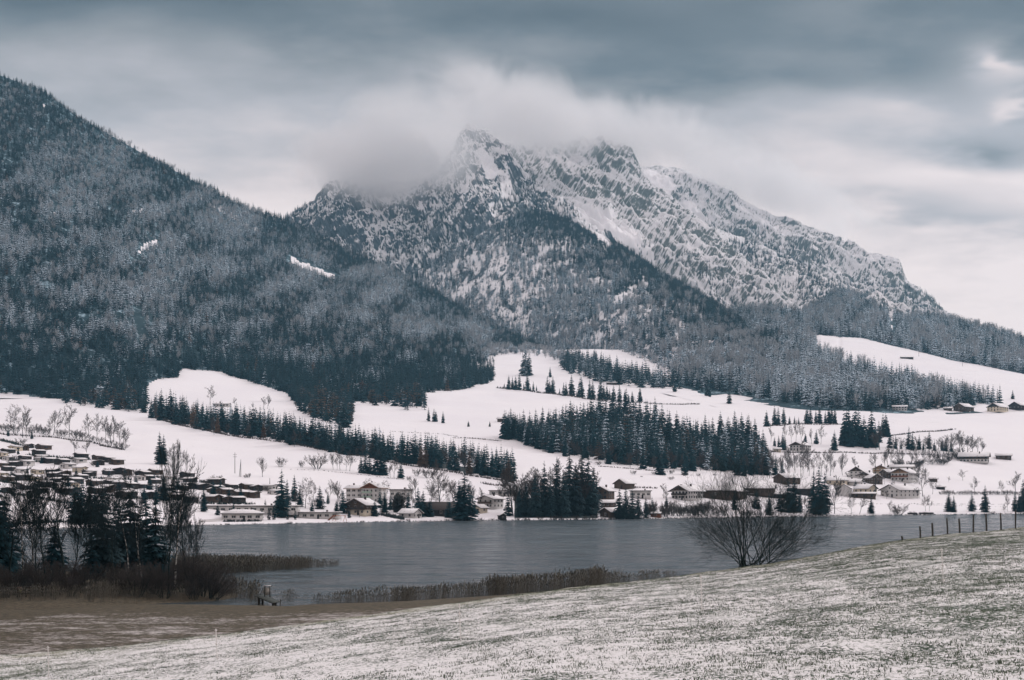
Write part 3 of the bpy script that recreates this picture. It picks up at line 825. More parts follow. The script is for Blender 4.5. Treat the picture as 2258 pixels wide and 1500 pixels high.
# peak, walls, flank ----------------------------------------------------------
for sh, nb, seed, per, masks, thr, hh in (
        (sheet3, nb3, 3, 60, [(700, 470, 60, 50, .8), (960, 520, 90, 60, .9), (1080, 470, 60, 60, .7), (1160, 430, 40, 40, 1.2), (1220, 470, 60, 30, 1.3), (800, 530, 100, 50, .5), (870, 590, 80, 30, .9), (1010, 560, 80, 40, .9), (650, 480, 30, 20, 1.2)], .62, 13),
        (sheet4, nb4, 4, 80, [(1560, 620, 70, 50, .85), (1640, 660, 80, 45, 1.0), (1500, 570, 50, 40, .7), (1420, 560, 50, 30, .6)], .6, 13),
        (sheet5, nb5, 5, 90, [(1640, 530, 80, 40, 1.0), (1750, 570, 90, 36, 1.1), (1900, 640, 90, 34, 1.1), (2010, 670, 70, 26, 1.3), (1550, 520, 50, 40, .7)], .6, 14),
        (sheet7, nb7, 6, 52, [(1620, 560, 80, 45, .9), (1720, 600, 80, 40, 1.1), (1800, 640, 80, 35, 1.1), (1900, 690, 70, 30, 1.4), (1680, 660, 60, 40, .5)], .6, 15)):
    x, y, z, u, v, g = sheet_points(sh, per, seed, sh.Y.shape[1] - nb + 4)
    d = sum(a * soft(u, v, cu, cv, su, sv_) for cu, cv, su, sv_, a in masks) + .55 * fbm(u / 26, v / 40, 4, seed * 7)
    ok = d > thr * (.75 + .5 * g.random(len(u)))
    x, y, z, u, v = (q[ok] for q in (x, y, z, u, v))
    add_wood(x, y, z, hh * (.7 + .5 * g.random(len(x))), g.integers(0, 4, len(x)), .20 + .12 * g.normal(size=len(x)), np.zeros(len(x)), g, .95)

# right hill -------------------------------------------------------------------
x, y, z, u, v, g = sheet_points(sheet6, 40, 7, sheet6.Y.shape[1] - nb6 + 6)
lowv = np.interp(u, [1480, 1560, 1661, 1722, 1772, 1790, 1800, 1850, 1900, 1950, 2000, 2050, 2100, 2180, 2258, 2960], [700, 690, 690, 690, 690, 695, 785, 800, 818, 832, 840, 855, 872, 888, 899, 896])
topv = np.interp(u, [c[0] for c in m6_top], [c[1] for c in m6_top])
lo = np.interp(u, [1480, 1600, 1700, 1800, 1900, 2000, 2150, 2200, 2258, 2960], [846, 866, 886, 899, 906, 905, 900, 898, 897, 890])
ok = ((v < lo) & (v > lowv)) | (v < topv - 3)
ok &= ~((u > 1795) & (v > topv - 3) & (v < lowv)) & (u < 2700)
ok &= ~streak(u, v, [(1963, 690), (1970, 742)], 7) & ~((u > 2185) & (v > 868) & (v < 905) & (g.random(len(u)) < .8))
nz_ = fbm(u / 50, v / 40, 4, 59)
ok &= g.random(len(u)) > .2 * np.clip(.3 + nz_, 0, 1)
x, y, z, u, v, nz_ = (q[ok] for q in (x, y, z, u, v, nz_))
lo = lo[ok]
h = 12 + 14 * g.random(len(x))
snow = .46 + .32 * nz_ + .20 * g.normal(size=len(x)) + .22 * soft(u, v, 1750, 850, 120, 40) - .30 * np.clip((v - lo + 22) / 22, 0, 1)
top_line = np.interp(u, [c[0] for c in m6_crest], [c[1] for c in m6_crest]); snow -= .2 * np.exp(-np.clip(v - top_line, 0, None) / 16)
isr = g.random(len(x)) < .16 + .5 * nz_ * (v < lo - 20)
idx = np.where(isr, np.where(g.random(len(x)) < .5, 6, g.integers(4, 6, len(x))), g.integers(0, 4, len(x)))
tint = np.where(isr, 1.2 + .8 * g.random(len(x)), 0)
add_wood(x, y, z, np.where(isr, h * .8, h), idx, snow, tint, g, 1.0)

# dark band of trees along the crest of the spur
x, y, z, u, v, g = sheet_points(sheet2, 17, 12, sheet2.Y.shape[1] - nb2 + 6)
crest_v = np.interp(u, [c[0] for c in m2_crest], [c[1] for c in m2_crest])
ok = (g.random(len(u)) < 1.15 * np.exp(-np.clip(v - crest_v, 0, None) / (34 + 22 * fbm(u / 40, v / 40, 2, 63)))) & (u > 1120) & (u < 1760)
ok &= ~streak(u, v, [(1150, 470), (1185, 458), (1225, 462), (1262, 484), (1310, 512), (1345, 540)], 8)
x, y, z = x[ok], y[ok], z[ok]; m_ = len(x)
add_wood(x, y, z, 10 + 8 * g.random(m_), g.integers(0, 4, m_), -.05 + .10 * g.normal(size=m_), np.zeros(m_), g, 1.0)
# foot of the mountain wood where it runs out onto the meadows
g = np.random.default_rng(92)
for poly, cnt in (([(-60, 846), (0, 848), (200, 852), (318, 850), (324, 913), (200, 895), (100, 878), (0, 864), (-60, 858)], 520), ([(636, 866), (656, 900), (690, 922), (770, 944), (778, 890), (860, 895), (933, 905), (938, 876), (800, 868)], 460)):
    tp = []; us_ = [q[0] for q in poly]; vs_ = [q[1] for q in poly]
    while len(tp) < cnt:
        a_, b_ = g.uniform(min(us_), max(us_)), g.uniform(min(vs_), max(vs_))
        if in_poly(np.array([a_ + 4 * g.normal()]), np.array([b_ + 3 * g.normal()]), poly)[0]: tp.append(valley.at_pixel(a_, b_))
    tp = np.array([tuple(q) for q in tp]); m_ = len(tp)
    isr = g.random(m_) < .12
    add_wood(tp[:, 0], tp[:, 1], tp[:, 2], np.where(isr, 8, 11) + 9 * g.random(m_), np.where(isr, 4, g.integers(0, 4, m_)), .02 + .13 * g.normal(size=m_), np.where(isr, .6, np.where(g.random(m_) < .03, 1.0, 0.0)), g, 1.1)
# tongue of the mountain wood reaching over the upper meadow
g = np.random.default_rng(91)
TONG = [(1238, 782), (1236, 812), (1262, 826), (1300, 838), (1345, 848), (1420, 856), (1500, 858), (1496, 846), (1440, 836), (1380, 822), (1310, 800)]
tp = []
while len(tp) < 330:
    a_, b_ = g.uniform(1235, 1500), g.uniform(780, 860)
    if in_poly(np.array([a_]), np.array([b_]), TONG)[0]: tp.append(valley.at_pixel(a_, b_))
tp = np.array([tuple(q) for q in tp]); m_ = len(tp)
add_wood(tp[:, 0], tp[:, 1], tp[:, 2], 15 + 8 * g.random(m_), g.integers(0, 4, m_), .16 + .15 * g.normal(size=m_), np.zeros(m_), g, 1.05)
# frosted scrub along the top of the upper meadow
tp = np.array([tuple(valley.at_pixel(a_, np.interp(a_, [1035, 1100, 1170, 1240], [800, 778, 774, 788]) + g.uniform(-6, 14) * g.random())) for a_ in g.uniform(1035, 1240, 150)]); m_ = len(tp)
add_wood(tp[:, 0], tp[:, 1], tp[:, 2], 6 + 8 * g.random(m_), g.choice([4, 5, 6, 6], m_), .42 + .1 * g.normal(size=m_), 1.3 + .7 * g.random(m_), g, 1.2)

cat_ = [np.concatenate([q[k] for q in WOOD]) for k in range(7)]
rot3 = np.stack([np.zeros_like(cat_[2]), np.zeros_like(cat_[2]), cat_[2]], 1)
wood = scatter_tree('mountain_wood', cat_[0], cat_[1], rot3, cat_[3], cat_[4], cat_[5], PROTO, cat_[6])
wood['kind'] = 'stuff'
wood['label'] = 'snow-dusted spruce wood covering the mountain slopes'
print('WOOD', len(cat_[0]))
# ------------------------------------------------------------------ near side: field, lakeside meadow, peninsula
FE_V = [(-700, 1530), (0, 1451), (130, 1441), (250, 1430), (482, 1403), (700, 1374), (1000, 1333), (1250, 1299), (1500, 1272), (1620, 1255), (1700, 1244), (1800, 1226), (1900, 1207), (2000, 1190), (2100, 1179), (2180, 1172), (2258, 1164), (2600, 1135), (3100, 1100)]
FE_Y = [(-700, 48), (0, 55), (482, 62), (1000, 70), (1500, 83), (2000, 95), (2258, 100), (3100, 110)]
FB_Y = [(-700, 60), (0, 40), (482, 30), (700, 26), (1129, 20.5), (1600, 18), (2258, 16), (3100, 15)]
# plan of the land on the near side (x, y) of the shoreline, from pixels on the lake level
def on_lake(u, v, dz=0.0):
    Y = F * (-(LAKE + dz)) / (v - V0)
    return ((u - U0) / F * Y, Y)
SHORE_PIX = [(-560, 1352), (100, 1350), (240, 1341), (270, 1338), (400, 1336.5), (560, 1339), (640, 1341), (720, 1336), (900, 1330), (1100, 1317), (1300, 1300), (1480, 1282), (1700, 1262), (2000, 1245), (2500, 1230), (3200, 1225)]
sx = np.array([on_lake(*p)[0] for p in SHORE_PIX]); sy = np.array([on_lake(*p)[1] for p in SHORE_PIX])
PEN = [on_lake(*p) for p in [(-900, 1352), (100, 1347), (200, 1343), (280, 1336), (360, 1330), (470, 1326), (520, 1318), (528, 1311), (500, 1302), (470, 1296), (440, 1284), (410, 1274), (300, 1268), (100, 1264), (-900, 1260)]]
def poly_sd(px, py, poly):
    """signed distance to a polygon, positive inside"""
    px = np.asarray(px, float); py = np.asarray(py, float)
    d = np.full(px.shape, 1e9); ins = np.zeros(px.shape, bool); n = len(poly)
    for i in range(n):
        (ax, ay), (bx, by) = poly[i], poly[(i + 1) % n]
        t_ = np.clip(((px - ax) * (bx - ax) + (py - ay) * (by - ay)) / ((bx - ax) ** 2 + (by - ay) ** 2), 0, 1)
        d = np.minimum(d, np.hypot(px - ax - t_ * (bx - ax), py - ay - t_ * (by - ay)))
        ins ^= ((ay > py) != (by > py)) & (px < (bx - ax) * (py - ay) / (by - ay + 1e-12) + ax)
    return np.where(ins, d, -d)

def near_ground(x, y):
    """height of the near land; also returns the weights field / meadow / bank"""
    x = np.asarray(x, float); y = np.asarray(y, float)
    u = U0 + F * x / np.maximum(y, 1.0)
    ev = ip(FE_V, u)[0]; ey = ip(FE_Y, u)[0]; by = ip(FB_Y, u)[0]
    # up to the brow the field is a plane in every column; it passes through the bottom edge of the view and the brow
    iY = 1.0 / np.maximum(y, 0.5)
    k = (1 / by - iY) / (1 / by - 1 / ey)
    vv = 1500 + (ev - 1500) * k
    z_plane = (V0 - vv) / F * y
    z_brow = (V0 - ev) / F * ey
    sl = ((V0 - ev) / F * ey - (V0 - 1500) / F * by) / (ey - by)
    dy = y - ey
    z_back = z_brow + sl * dy - 0.0042 * dy * dy
    zf = np.where(y < ey, z_plane, z_back)
    y_sh = np.interp(x, sx, sy)
    dsh = y_sh - y
    z_mead = LAKE + 0.25 + 0.012 * np.clip(dsh, 0, 60) + 0.5 * np.clip(dsh / 8, -0.4, 1)
    z_mead = np.where(dsh < 0, LAKE + 0.05 + 0.10 * dsh, z_mead)
    z_mead = np.maximum(z_mead, LAKE - 3)
    pd = poly_sd(x, y, PEN)
    z_pen = LAKE + np.clip(0.16 * pd, -2.5, 0.75)
    z_low = np.maximum(z_mead, z_pen)
    kx = 0.8
    z = np.maximum(zf, z_low)
    return z, zf >= z_low, pd, dsh

def near_z(x, y):
    return float(near_ground(np.array([x]), np.array([y]))[0][0])

def near_pixel(u, v):
    """point of the near land seen at a pixel"""
    Y = np.geomspace(6, 330, 4000); x = (u - U0) / F * Y
    z = near_ground(x, Y)[0]
    z = np.maximum(z, LAKE)
    vv = V0 - z / Y * F
    k = np.nonzero(vv <= v)[0]
    j = k[0] if len(k) else int(np.argmin(vv))
    return Vector((x[j], Y[j], z[j]))

un = np.linspace(-560, 2860, 520)
yn = np.concatenate((np.geomspace(2.5, 130, 420), np.linspace(130.6, 330, 190)))
Yn = np.broadcast_to(yn[None, :], (len(un), len(yn))).copy()
Xn = (un[:, None] - U0) / F * Yn
Zn, isf, pdn, dshn = near_ground(Xn, Yn)
Zn = smooth_rows(smooth_cols(Zn, 2), 3)
und = np.clip(Yn / 15, 0.2, 1)
Zn = Zn + np.where(isf, 1, .35) * und * (0.10 * fbm(Xn / 3.2, Yn / 3.2, 3, 201) + 0.05 * fbm(Xn / 0.7, Yn / 0.7, 2, 207)) * np.where(Zn > LAKE, 1, 0)
near = Sheet(un, Yn, Zn)

def mat_near():
    m, t, b = new_mat('snow_dusted_field')
    p = geo_pos(t)
    wa = t.new('ShaderNodeAttribute', attribute_type='GEOMETRY', attribute_name='ground').outputs['Color']
    wf, wm, wb = t.new('ShaderNodeSeparateColor').outputs, None, None
    sc = t.new('ShaderNodeSeparateColor'); t.l.new(wa, sc.inputs[0])
    wfield, wdry, wbrow = sc.outputs[0], sc.outputs[1], sc.outputs[2]
    big = t.noise(p, 0.07, 3.0, 0.55)
    mid = t.noise(t.scale(p, (1, .6, 1)), 0.8, 4.0, 0.65)
    fine = t.noise(t.scale(p, (1, .6, 1)), 13.0, 4.0, 0.82)
    # field: a thin coat of snow with blades and soil showing through
    s = t.math('ADD', t.math('MULTIPLY', t.math('SUBTRACT', fine, 0.5), 1.9), t.math('MULTIPLY', t.math('SUBTRACT', mid, 0.5), 0.8))
    s = t.math('ADD', s, t.math('MULTIPLY', t.math('SUBTRACT', big, 0.5), 0.7))
    s = t.math('SUBTRACT', s, t.math('MULTIPLY', wbrow, 0.12))
    px = t.sep(p)[0]
    s = t.math('SUBTRACT', s, t.ramp(px, -6.0, 20.0, 0.02, 0.10))
    sn = t.ramp(s, -0.22, 0.0)
    grass = t.mix(t.ramp(mid, .3, .7), (0.038, 0.064, 0.042), (0.135, 0.17, 0.115))
    grass = t.mix(wbrow, grass, (0.27, 0.27, 0.19))
    cf = t.mix(sn, grass, (0.80, 0.785, 0.79))
    # lakeside: dry reed litter and turf, thin streaks of snow
    st = t.noise(t.scale(p, (.5, 1, 1)), 0.35, 6.0, 0.78)
    st2 = t.noise(t.scale(p, (.6, 1, 1)), 2.2, 6.0, 0.85)
    dry = t.mix(t.ramp(st2, .3, .7), (0.040, 0.040, 0.030), (0.175, 0.145, 0.105))
    sd_ = t.math('ADD', t.math('ADD', t.math('MULTIPLY', st, .45), t.math('MULTIPLY', st2, .55)), t.math('MULTIPLY', wdry, -0.24))
    cd = t.mix(t.ramp(sd_, 0.49, 0.60), dry, (0.66, 0.62, 0.61))
    c = t.mix(wfield, cd, cf)
    t.put(b.inputs['Base Color'], c)
    b.inputs['Roughness'].default_value = 0.9
    hgt = t.math('ADD', t.math('MULTIPLY', fine, .6), t.math('MULTIPLY', mid, .7))
    bump(t, b, hgt, 0.7, 0.10)
    return m
M['near'] = mat_near()
near_o = near.build('near_field', M['near'])
# ground cover: snowy field, dry litter (more of it close to the water), brow of the field
brow = np.exp(-np.abs(Yn - ip(FE_Y, un)[0][:, None]) / 6.0)
dry = np.clip(1.15 - dshn / 22.0, 0, 1); dry = np.where(pdn > -1, 1.0, dry)
ca = near_o.data.color_attributes.new('ground', 'FLOAT_COLOR', 'POINT')
cdat = np.stack([isf.astype(float), dry, brow, np.ones_like(brow)], -1).astype(np.float32)
cdat[..., 0] = smooth_rows(smooth_cols(cdat[..., 0].copy(), 2), 2)
ca.data.foreach_set('color', cdat.ravel())

# ---- grass blades standing through the snow (uncountable)
M['grass'] = None
def mat_grass(name, c1, c2):
    m, t, b = new_mat(name)
    rn = t.new('ShaderNodeObjectInfo').outputs['Random']
    t.put(b.inputs['Base Color'], t.mix(rn, c1, c2))
    return m
M['grass'] = mat_grass('grass_blades', (0.038, 0.066, 0.042), (0.15, 0.18, 0.125))
M['reed'] = mat_grass('dry_reed', (0.075, 0.074, 0.064), (0.23, 0.21, 0.175))
def blades(name, seed, n, h, spread, width, lean, mat, plume=False):
    r = random.Random(seed); V = []; Fa = []
    for k in range(n):
        a = r.uniform(0, 6.28); d = spread * math.sqrt(r.random()); bx, by = d * math.cos(a), d * math.sin(a)
        q = r.uniform(0, 6.28); hh = h * r.uniform(.5, 1.1); wd = width * r.uniform(.7, 1.2)
        ln = lean * hh * r.uniform(.2, 1.0); la = r.uniform(0, 6.28)
        sx_, sy_ = math.cos(q) * wd / 2, math.sin(q) * wd / 2
        mx, my = bx + math.cos(la) * ln * .35, by + math.sin(la) * ln * .35
        tx, ty = bx + math.cos(la) * ln, by + math.sin(la) * ln
        i = len(V)
        V += [(bx - sx_, by - sy_, -.02), (bx + sx_, by + sy_, -.02), (mx + sx_ * .8, my + sy_ * .8, hh * .6), (mx - sx_ * .8, my - sy_ * .8, hh * .6), (tx, ty, hh)]
        Fa += [(i, i + 1, i + 2, i + 3), (i + 3, i + 2, i + 4)]
        if plume:
            pw = wd * r.uniform(2.0, 3.4)
            j = len(V)
            V += [(tx, ty, hh * .86), (tx + pw * math.cos(q), ty + pw * math.sin(q), hh * .95), (tx + math.cos(la) * .1, ty + math.sin(la) * .1, hh * 1.06), (tx - pw * math.cos(q), ty - pw * math.sin(q), hh * .95)]
            Fa += [(j, j + 1, j + 2, j + 3)]
    return np_mesh(name, V, Fa, [mat])
GC = bpy.data.collections.new('grass_prototypes')
for k in range(4):
    o = bpy.data.objects.new('g_%d' % k, blades('grass_tuft_%d' % k, 300 + k, 8, .024, .085, .010, 2.8, M['grass'])); GC.objects.link(o)
g = np.random.default_rng(31)
n = 330000
# uniform over the seen field in plan: pick u and Y with weight Y
uu = g.uniform(-260, 2520, n); yy = np.sqrt(g.uniform(11 ** 2, 112 ** 2, n))
xx = (uu - U0) / F * yy
zz, f_, pd_, ds_ = near_ground(xx, yy)
eyv = ip(FE_Y, uu)[0]
cl = fbm(xx / 2.2, yy / 3.4, 3, 401) + .6 * fbm(xx / 14, yy / 14, 2, 405)
brw = np.exp(-np.abs(yy - eyv) / 7)
ok = f_ & (yy < eyv + 4) & (g.random(n) < np.clip(.26 + .8 * cl - .1 * brw + .25 * np.clip(xx / 18, 0, 1), .02, 1))
xx, yy, zz, uu = xx[ok], yy[ok], zz[ok], uu[ok]
zz = np.array(zz) - .02
# follow the finished surface
iu = np.clip(((uu - un[0]) / (un[1] - un[0])).astype(int), 0, len(un) - 2); fu = (uu - un[iu]) / (un[1] - un[0])
jy = np.clip(np.searchsorted(yn, yy) - 1, 0, len(yn) - 2); fy = (yy - yn[jy]) / (yn[jy + 1] - yn[jy])
zz = (Zn[iu, jy] * (1 - fu) + Zn[iu + 1, jy] * fu) * (1 - fy) + (Zn[iu, jy + 1] * (1 - fu) + Zn[iu + 1, jy + 1] * fu) * fy
m_ = len(xx)
gr = scatter_tree('field_grass', np.stack([xx, yy, zz], 1), g.uniform(.6, 1.5, m_), np.stack([g.normal(0, .15, m_), g.normal(0, .15, m_), g.uniform(0, 6.28, m_)], 1), g.integers(0, 4, m_), np.zeros(m_), np.zeros(m_), GC)
tag(gr, 'short green grass blades poking through thin snow on the near field', None, None, 'stuff')
print('GRASS', m_)

# ---- reeds
RC = bpy.data.collections.new('reed_prototypes')
for k in range(4):
    o = bpy.data.objects.new('r_%d' % k, blades('reed_clump_%d' % k, 330 + k, 10, 2.2, .60, .020, .16, M['reed'], True)); RC.objects.link(o)
def reed_bed(name, label, bands, seed, lean=0.10):
    """bands: (u0, u1, front rows of v at u0/u1, back rows of v at u0/u1, count, height at u0, height at u1, density falloff)"""
    g = np.random.default_rng(seed); P = []; S = []
    for (ua, ub, fa, fb, ba, bb, cnt, ha, hb) in bands:
        t_ = g.random(cnt); w_ = g.random(cnt)
        u_ = ua + (ub - ua) * t_
        vf = fa + (fb - fa) * t_; vb = ba + (bb - ba) * t_
        v_ = vf + (vb - vf) * w_
        Y_ = F * (-LAKE) / (v_ - V0)
        x_ = (u_ - U0) / F * Y_
        dens = fbm(x_ / 5, Y_ / 5, 3, seed)
        ok = g.random(cnt) < np.clip(.7 + .9 * dens, .1, 1)
        z_ = np.maximum(near_ground(x_, Y_)[0], LAKE - .4)
        P.append(np.stack([x_, Y_, z_], 1)[ok]); S.append(((ha + (hb - ha) * t_) * g.uniform(.65, 1.12, cnt) * (1 + .25 * dens) / 2.2)[ok])
    P = np.concatenate(P); S = np.concatenate(S); m_ = len(P)
    o = scatter_tree(name, P, S, np.stack([g.normal(0, .05, m_), lean + g.normal(0, .06, m_), g.normal(0, .5, m_)], 1), g.integers(0, 4, m_), np.zeros(m_), np.zeros(m_), RC)
    tag(o, label, None, None, 'stuff')
reed_bed('shore_reeds', 'dark dry reeds standing in the shallows below the near field',
         [(700, 900, 1337, 1331, 1331, 1322, 260, 1.5, 2.0), (880, 1100, 1331, 1318, 1322, 1306, 380, 1.7, 2.2), (1080, 1320, 1318, 1302, 1305, 1285, 560, 2.3, 2.6), (1300, 1490, 1301, 1285, 1285, 1270, 300, 2.3, 1.3)], 41)
reed_bed('spit_reeds', 'brown reed bed running out from the wooded point into the lake',
         [(380, 560, 1268, 1262, 1250, 1248, 1300, 2.6, 2.4), (550, 680, 1262, 1254, 1248, 1247, 620, 2.4, 1.9), (670, 745, 1254, 1249, 1248, 1246, 130, 1.8, 1.3)], 43)
reed_bed('inlet_reeds', 'sparse slanting reeds beside the little jetty',
         [(455, 560, 1318, 1322, 1302, 1308, 150, 2.0, 2.2), (540, 640, 1328, 1330, 1310, 1316, 90, 1.9, 1.5), (640, 720, 1334, 1334, 1322, 1322, 40, 1.2, 1.2)], 47, 0.22)
# rough dry sedge on the point and along the water's edge
reed_bed('shore_sedge', 'low tangled brown sedge along the bank of the wooded point',
         [(-60, 200, 1342, 1338, 1280, 1276, 1300, 1.3, 1.5), (190, 300, 1338, 1334, 1274, 1274, 900, 1.7, 1.9), (290, 520, 1333, 1320, 1276, 1302, 1000, 1.5, 1.0), (560, 1250, 1343, 1306, 1339, 1302, 350, .35, .4)], 49)
# ------------------------------------------------------------------ single trees of the valley
SPR = []      # (trunk, crown) meshes, height 1
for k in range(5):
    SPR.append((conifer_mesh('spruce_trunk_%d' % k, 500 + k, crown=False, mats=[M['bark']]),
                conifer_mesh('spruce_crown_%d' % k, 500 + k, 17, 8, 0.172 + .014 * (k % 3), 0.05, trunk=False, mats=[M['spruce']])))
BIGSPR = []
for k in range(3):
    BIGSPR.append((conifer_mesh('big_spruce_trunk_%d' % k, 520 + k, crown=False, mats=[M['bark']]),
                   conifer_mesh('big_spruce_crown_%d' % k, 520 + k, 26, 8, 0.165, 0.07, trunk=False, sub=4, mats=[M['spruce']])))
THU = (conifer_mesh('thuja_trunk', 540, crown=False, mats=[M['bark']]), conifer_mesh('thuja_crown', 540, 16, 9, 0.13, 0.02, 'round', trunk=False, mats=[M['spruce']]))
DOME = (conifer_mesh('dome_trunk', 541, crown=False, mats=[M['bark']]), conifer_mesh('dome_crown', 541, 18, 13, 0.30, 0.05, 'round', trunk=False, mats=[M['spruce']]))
BARE = []
for k in range(5):
    BARE.append(bare_tree('bare_%d' % k, 560 + k, 1, 1.0, (.50, .58, .42, .62, .54)[k], 4, (13, 7, 5, 4), .015, .35, (.22, .3, .15, .25, .3)[k], minr=.0017, shrink=.46))
BUSH = []
for k in range(4):
    BUSH.append(bare_tree('bush_%d' % k, 580 + k, 9, .9, .5, 3, (7, 5, 4), .016, .5, .15, minr=.003, stem_lean=.75, shrink=.5))
M['litter'] = mat_plain('needle_litter', (0.040, 0.050, 0.052), .5, .4, .95)
def rnd(a, b): return random.uniform(a, b)

def tree_at(pos, h, meshes, name, label, cat, group=None, snow=.1, tint=0., wide=1.0, lean=0.0, sink=.3):
    root = empty(name, (pos[0], pos[1], pos[2] - sink), random.uniform(0, 6.28), (h * wide, h * wide, h))
    if lean: root.rotation_euler = (0, lean, random.uniform(-.3, .3))
    tr = link('trunk', meshes[0], root); cr_ = link('crown', meshes[1], root)
    cr_['snow'] = float(snow); cr_['tint'] = float(tint)
    tag(root, label, cat, group)
    return root

def spruce(u, v, hp, label, group, snow=.12, tint=0., wide=1.0, big=False, sheet=None):
    p = (sheet or valley).at_pixel(u, v)
    h = hp * 1.16 * p.y / F
    ms = (BIGSPR if big else SPR)
    return tree_at(p, h, random.choice(ms), 'larch_tree' if tint > .5 else 'spruce_tree', label, 'tree', group, snow + rnd(-.06, .06), tint, wide * rnd(.9, 1.15))

def bare(u, v, hp, label, group, wide=1.0, k=None, name='bare_tree', meshes=None, lean=0.0, sheet=None):
    p = (sheet or valley).at_pixel(u, v)
    h = hp * p.y / F
    return tree_at(p, h, meshes or (BARE[k] if k is not None else random.choice(BARE)), name, label, 'bush' if name == 'bush' else 'tree', group, 0, 0, wide, lean)

def bush(u, v, hp, label, group, wide=1.0):
    return bare(u, v, hp, label, group, wide, None, 'bush', random.choice(BUSH))

# --- belt of spruces behind the lower snowfield
rb = random.Random(11)
line = [(330, 918), (400, 937), (500, 958), (600, 971), (700, 988), (790, 1004), (870, 1019)]
lu = [a for a, b in line]; lv = [b for a, b in line]
u = 334.0
lab = 'dark spruce in the belt atop the lower snowfield'; grp = 'spruce belt above the lower snowfield'
lab2 = 'rust-brown larch in the belt along the top of the lower snowfield'
while u < 872:
    v = float(np.interp(u, lu, lv))
    big_ = rb.choice((1.0, 1.05, .95, .7, .8, 1.15, .55))
    v += rb.uniform(-5, 5); hp = (48 + 12 * rb.random() - 4 * (u > 780)) * big_
    if rb.random() < .3: bare(u + rb.uniform(-5, 5), v + rb.uniform(0, 3), rb.uniform(14, 34), 'leafless brown tree at the ragged edge of the spruce belt', 'leafless trees of the spruce belt', 1.1)
    if rb.random() < .10: u += rb.uniform(6, 12); continue
    if rb.random() < .06: spruce(u, v - rb.uniform(0, 3), hp * .8, lab2, 'larches in the belt', .0, 1.0, .95)
    else: spruce(u, v - rb.uniform(0, 4), hp, lab + (' below the long field barn' if u < 500 else (' above the utility poles' if u < 640 else (' below the broad corner spruce' if u < 770 else ' above the hotel'))), grp, .14)
    u += rb.uniform(6.5, 11.5)
# --- mixed belt further along, down to the lakeside grove
line = [(870, 1020), (930, 1028), (1000, 1040), (1060, 1048), (1130, 1062)]
lu = [a for a, b in line]; lv = [b for a, b in line]
lab = 'spruce in the mixed belt between the lower snowfield and the lakeside grove'; grp = 'mixed belt above the hotel'
u = 876.0
while u < 1135:
    v = float(np.interp(u, lu, lv)); q = rb.random()
    if q < .14: spruce(u, v, 44 + 10 * rb.random(), 'rust-brown larch in the mixed belt above the lakeside houses', 'larches in the mixed belt', .0, .9, 1.1)
    elif q < .30: bare(u, v, 36 + 14 * rb.random(), 'leafless tree among the spruces of the mixed belt', 'leafless trees in the mixed belt')
    else: spruce(u, v - rb.uniform(0, 4), 42 + 18 * rb.random(), lab, grp, .05)
    u += rb.uniform(8, 13)

# --- wood on the knoll in the middle: the largest trees singly, the rest as one mass
kn_low = [(1108, 952), (1160, 978), (1200, 996), (1270, 1004), (1350, 1021), (1440, 1032), (1490, 1028), (1560, 1037), (1640, 1043), (1695, 1050)]
kn_top = [(1108, 962), (1160, 968), (1230, 950), (1290, 936), (1320, 925), (1370, 915), (1440, 935), (1480, 962), (1530, 972), (1600, 968), (1650, 972), (1695, 1010)]
ku = [a for a, b in kn_low]; kv = [b for a, b in kn_low]; tu = [a for a, b in kn_top]; tv = [b for a, b in kn_top]
lab = 'dark snow-flecked spruce in the wood on the knoll'; grp = 'spruces of the knoll wood'
u = 1112.0
while u < 1692:
    vt = float(np.interp(u, tu, tv)) + rb.uniform(-6, 8); vb = max(vt + 2, float(np.interp(u, ku, kv))) + rb.uniform(-8, 7)
    spruce(u, vt, 46 + 12 * rb.random(), 'dark snow-flecked spruce along the crest of the knoll wood' + (' near the little field barn' if u < 1280 else (' below the ditch row' if u < 1430 else ' below the broad snowfield')), 'crest spruces of the knoll wood', .16)
    spruce(u + rb.uniform(4, 8), vb, (44 + 12 * rb.random()), 'dark spruce along the lower edge of the knoll wood' + (' near the little field barn' if u < 1280 else (' above the brown field barn' if u < 1440 else (' above the white farmhouse' if u < 1570 else ' above the longest barn'))), 'edge spruces of the knoll wood', .06)
    u += rb.uniform(13, 18)
gk = np.random.default_rng(71); P_ = []; H_ = []
for k_ in range(800):
    u = gk.uniform(1112, 1692); vt = float(np.interp(u, tu, tv)); vb = max(vt + 2, float(np.interp(u, ku, kv)))
    p = valley.at_pixel(u, gk.uniform(vt, vb)); P_.append((p.x, p.y, p.z - .3)); H_.append(gk.uniform(40, 62) * p.y / F)
# the mass of the belts behind their front rows
for (l_, d0, d1, cnt, hh) in (([(340, 915), (400, 932), (500, 952), (600, 965), (700, 982), (790, 998), (870, 1012)], 2, 18, 380, 46), ([(880, 1018), (1000, 1032), (1130, 1052)], 4, 34, 170, 40)):
    for k_ in range(cnt):
        u = gk.uniform(l_[0][0], l_[-1][0]); v = float(np.interp(u, [a for a, b in l_], [b for a, b in l_])) - gk.uniform(d0, d1)
        p = valley.at_pixel(u, v); P_.append((p.x, p.y, p.z - .3)); H_.append(hh * gk.uniform(.65, 1.2) * p.y / F)
n_ = len(P_)
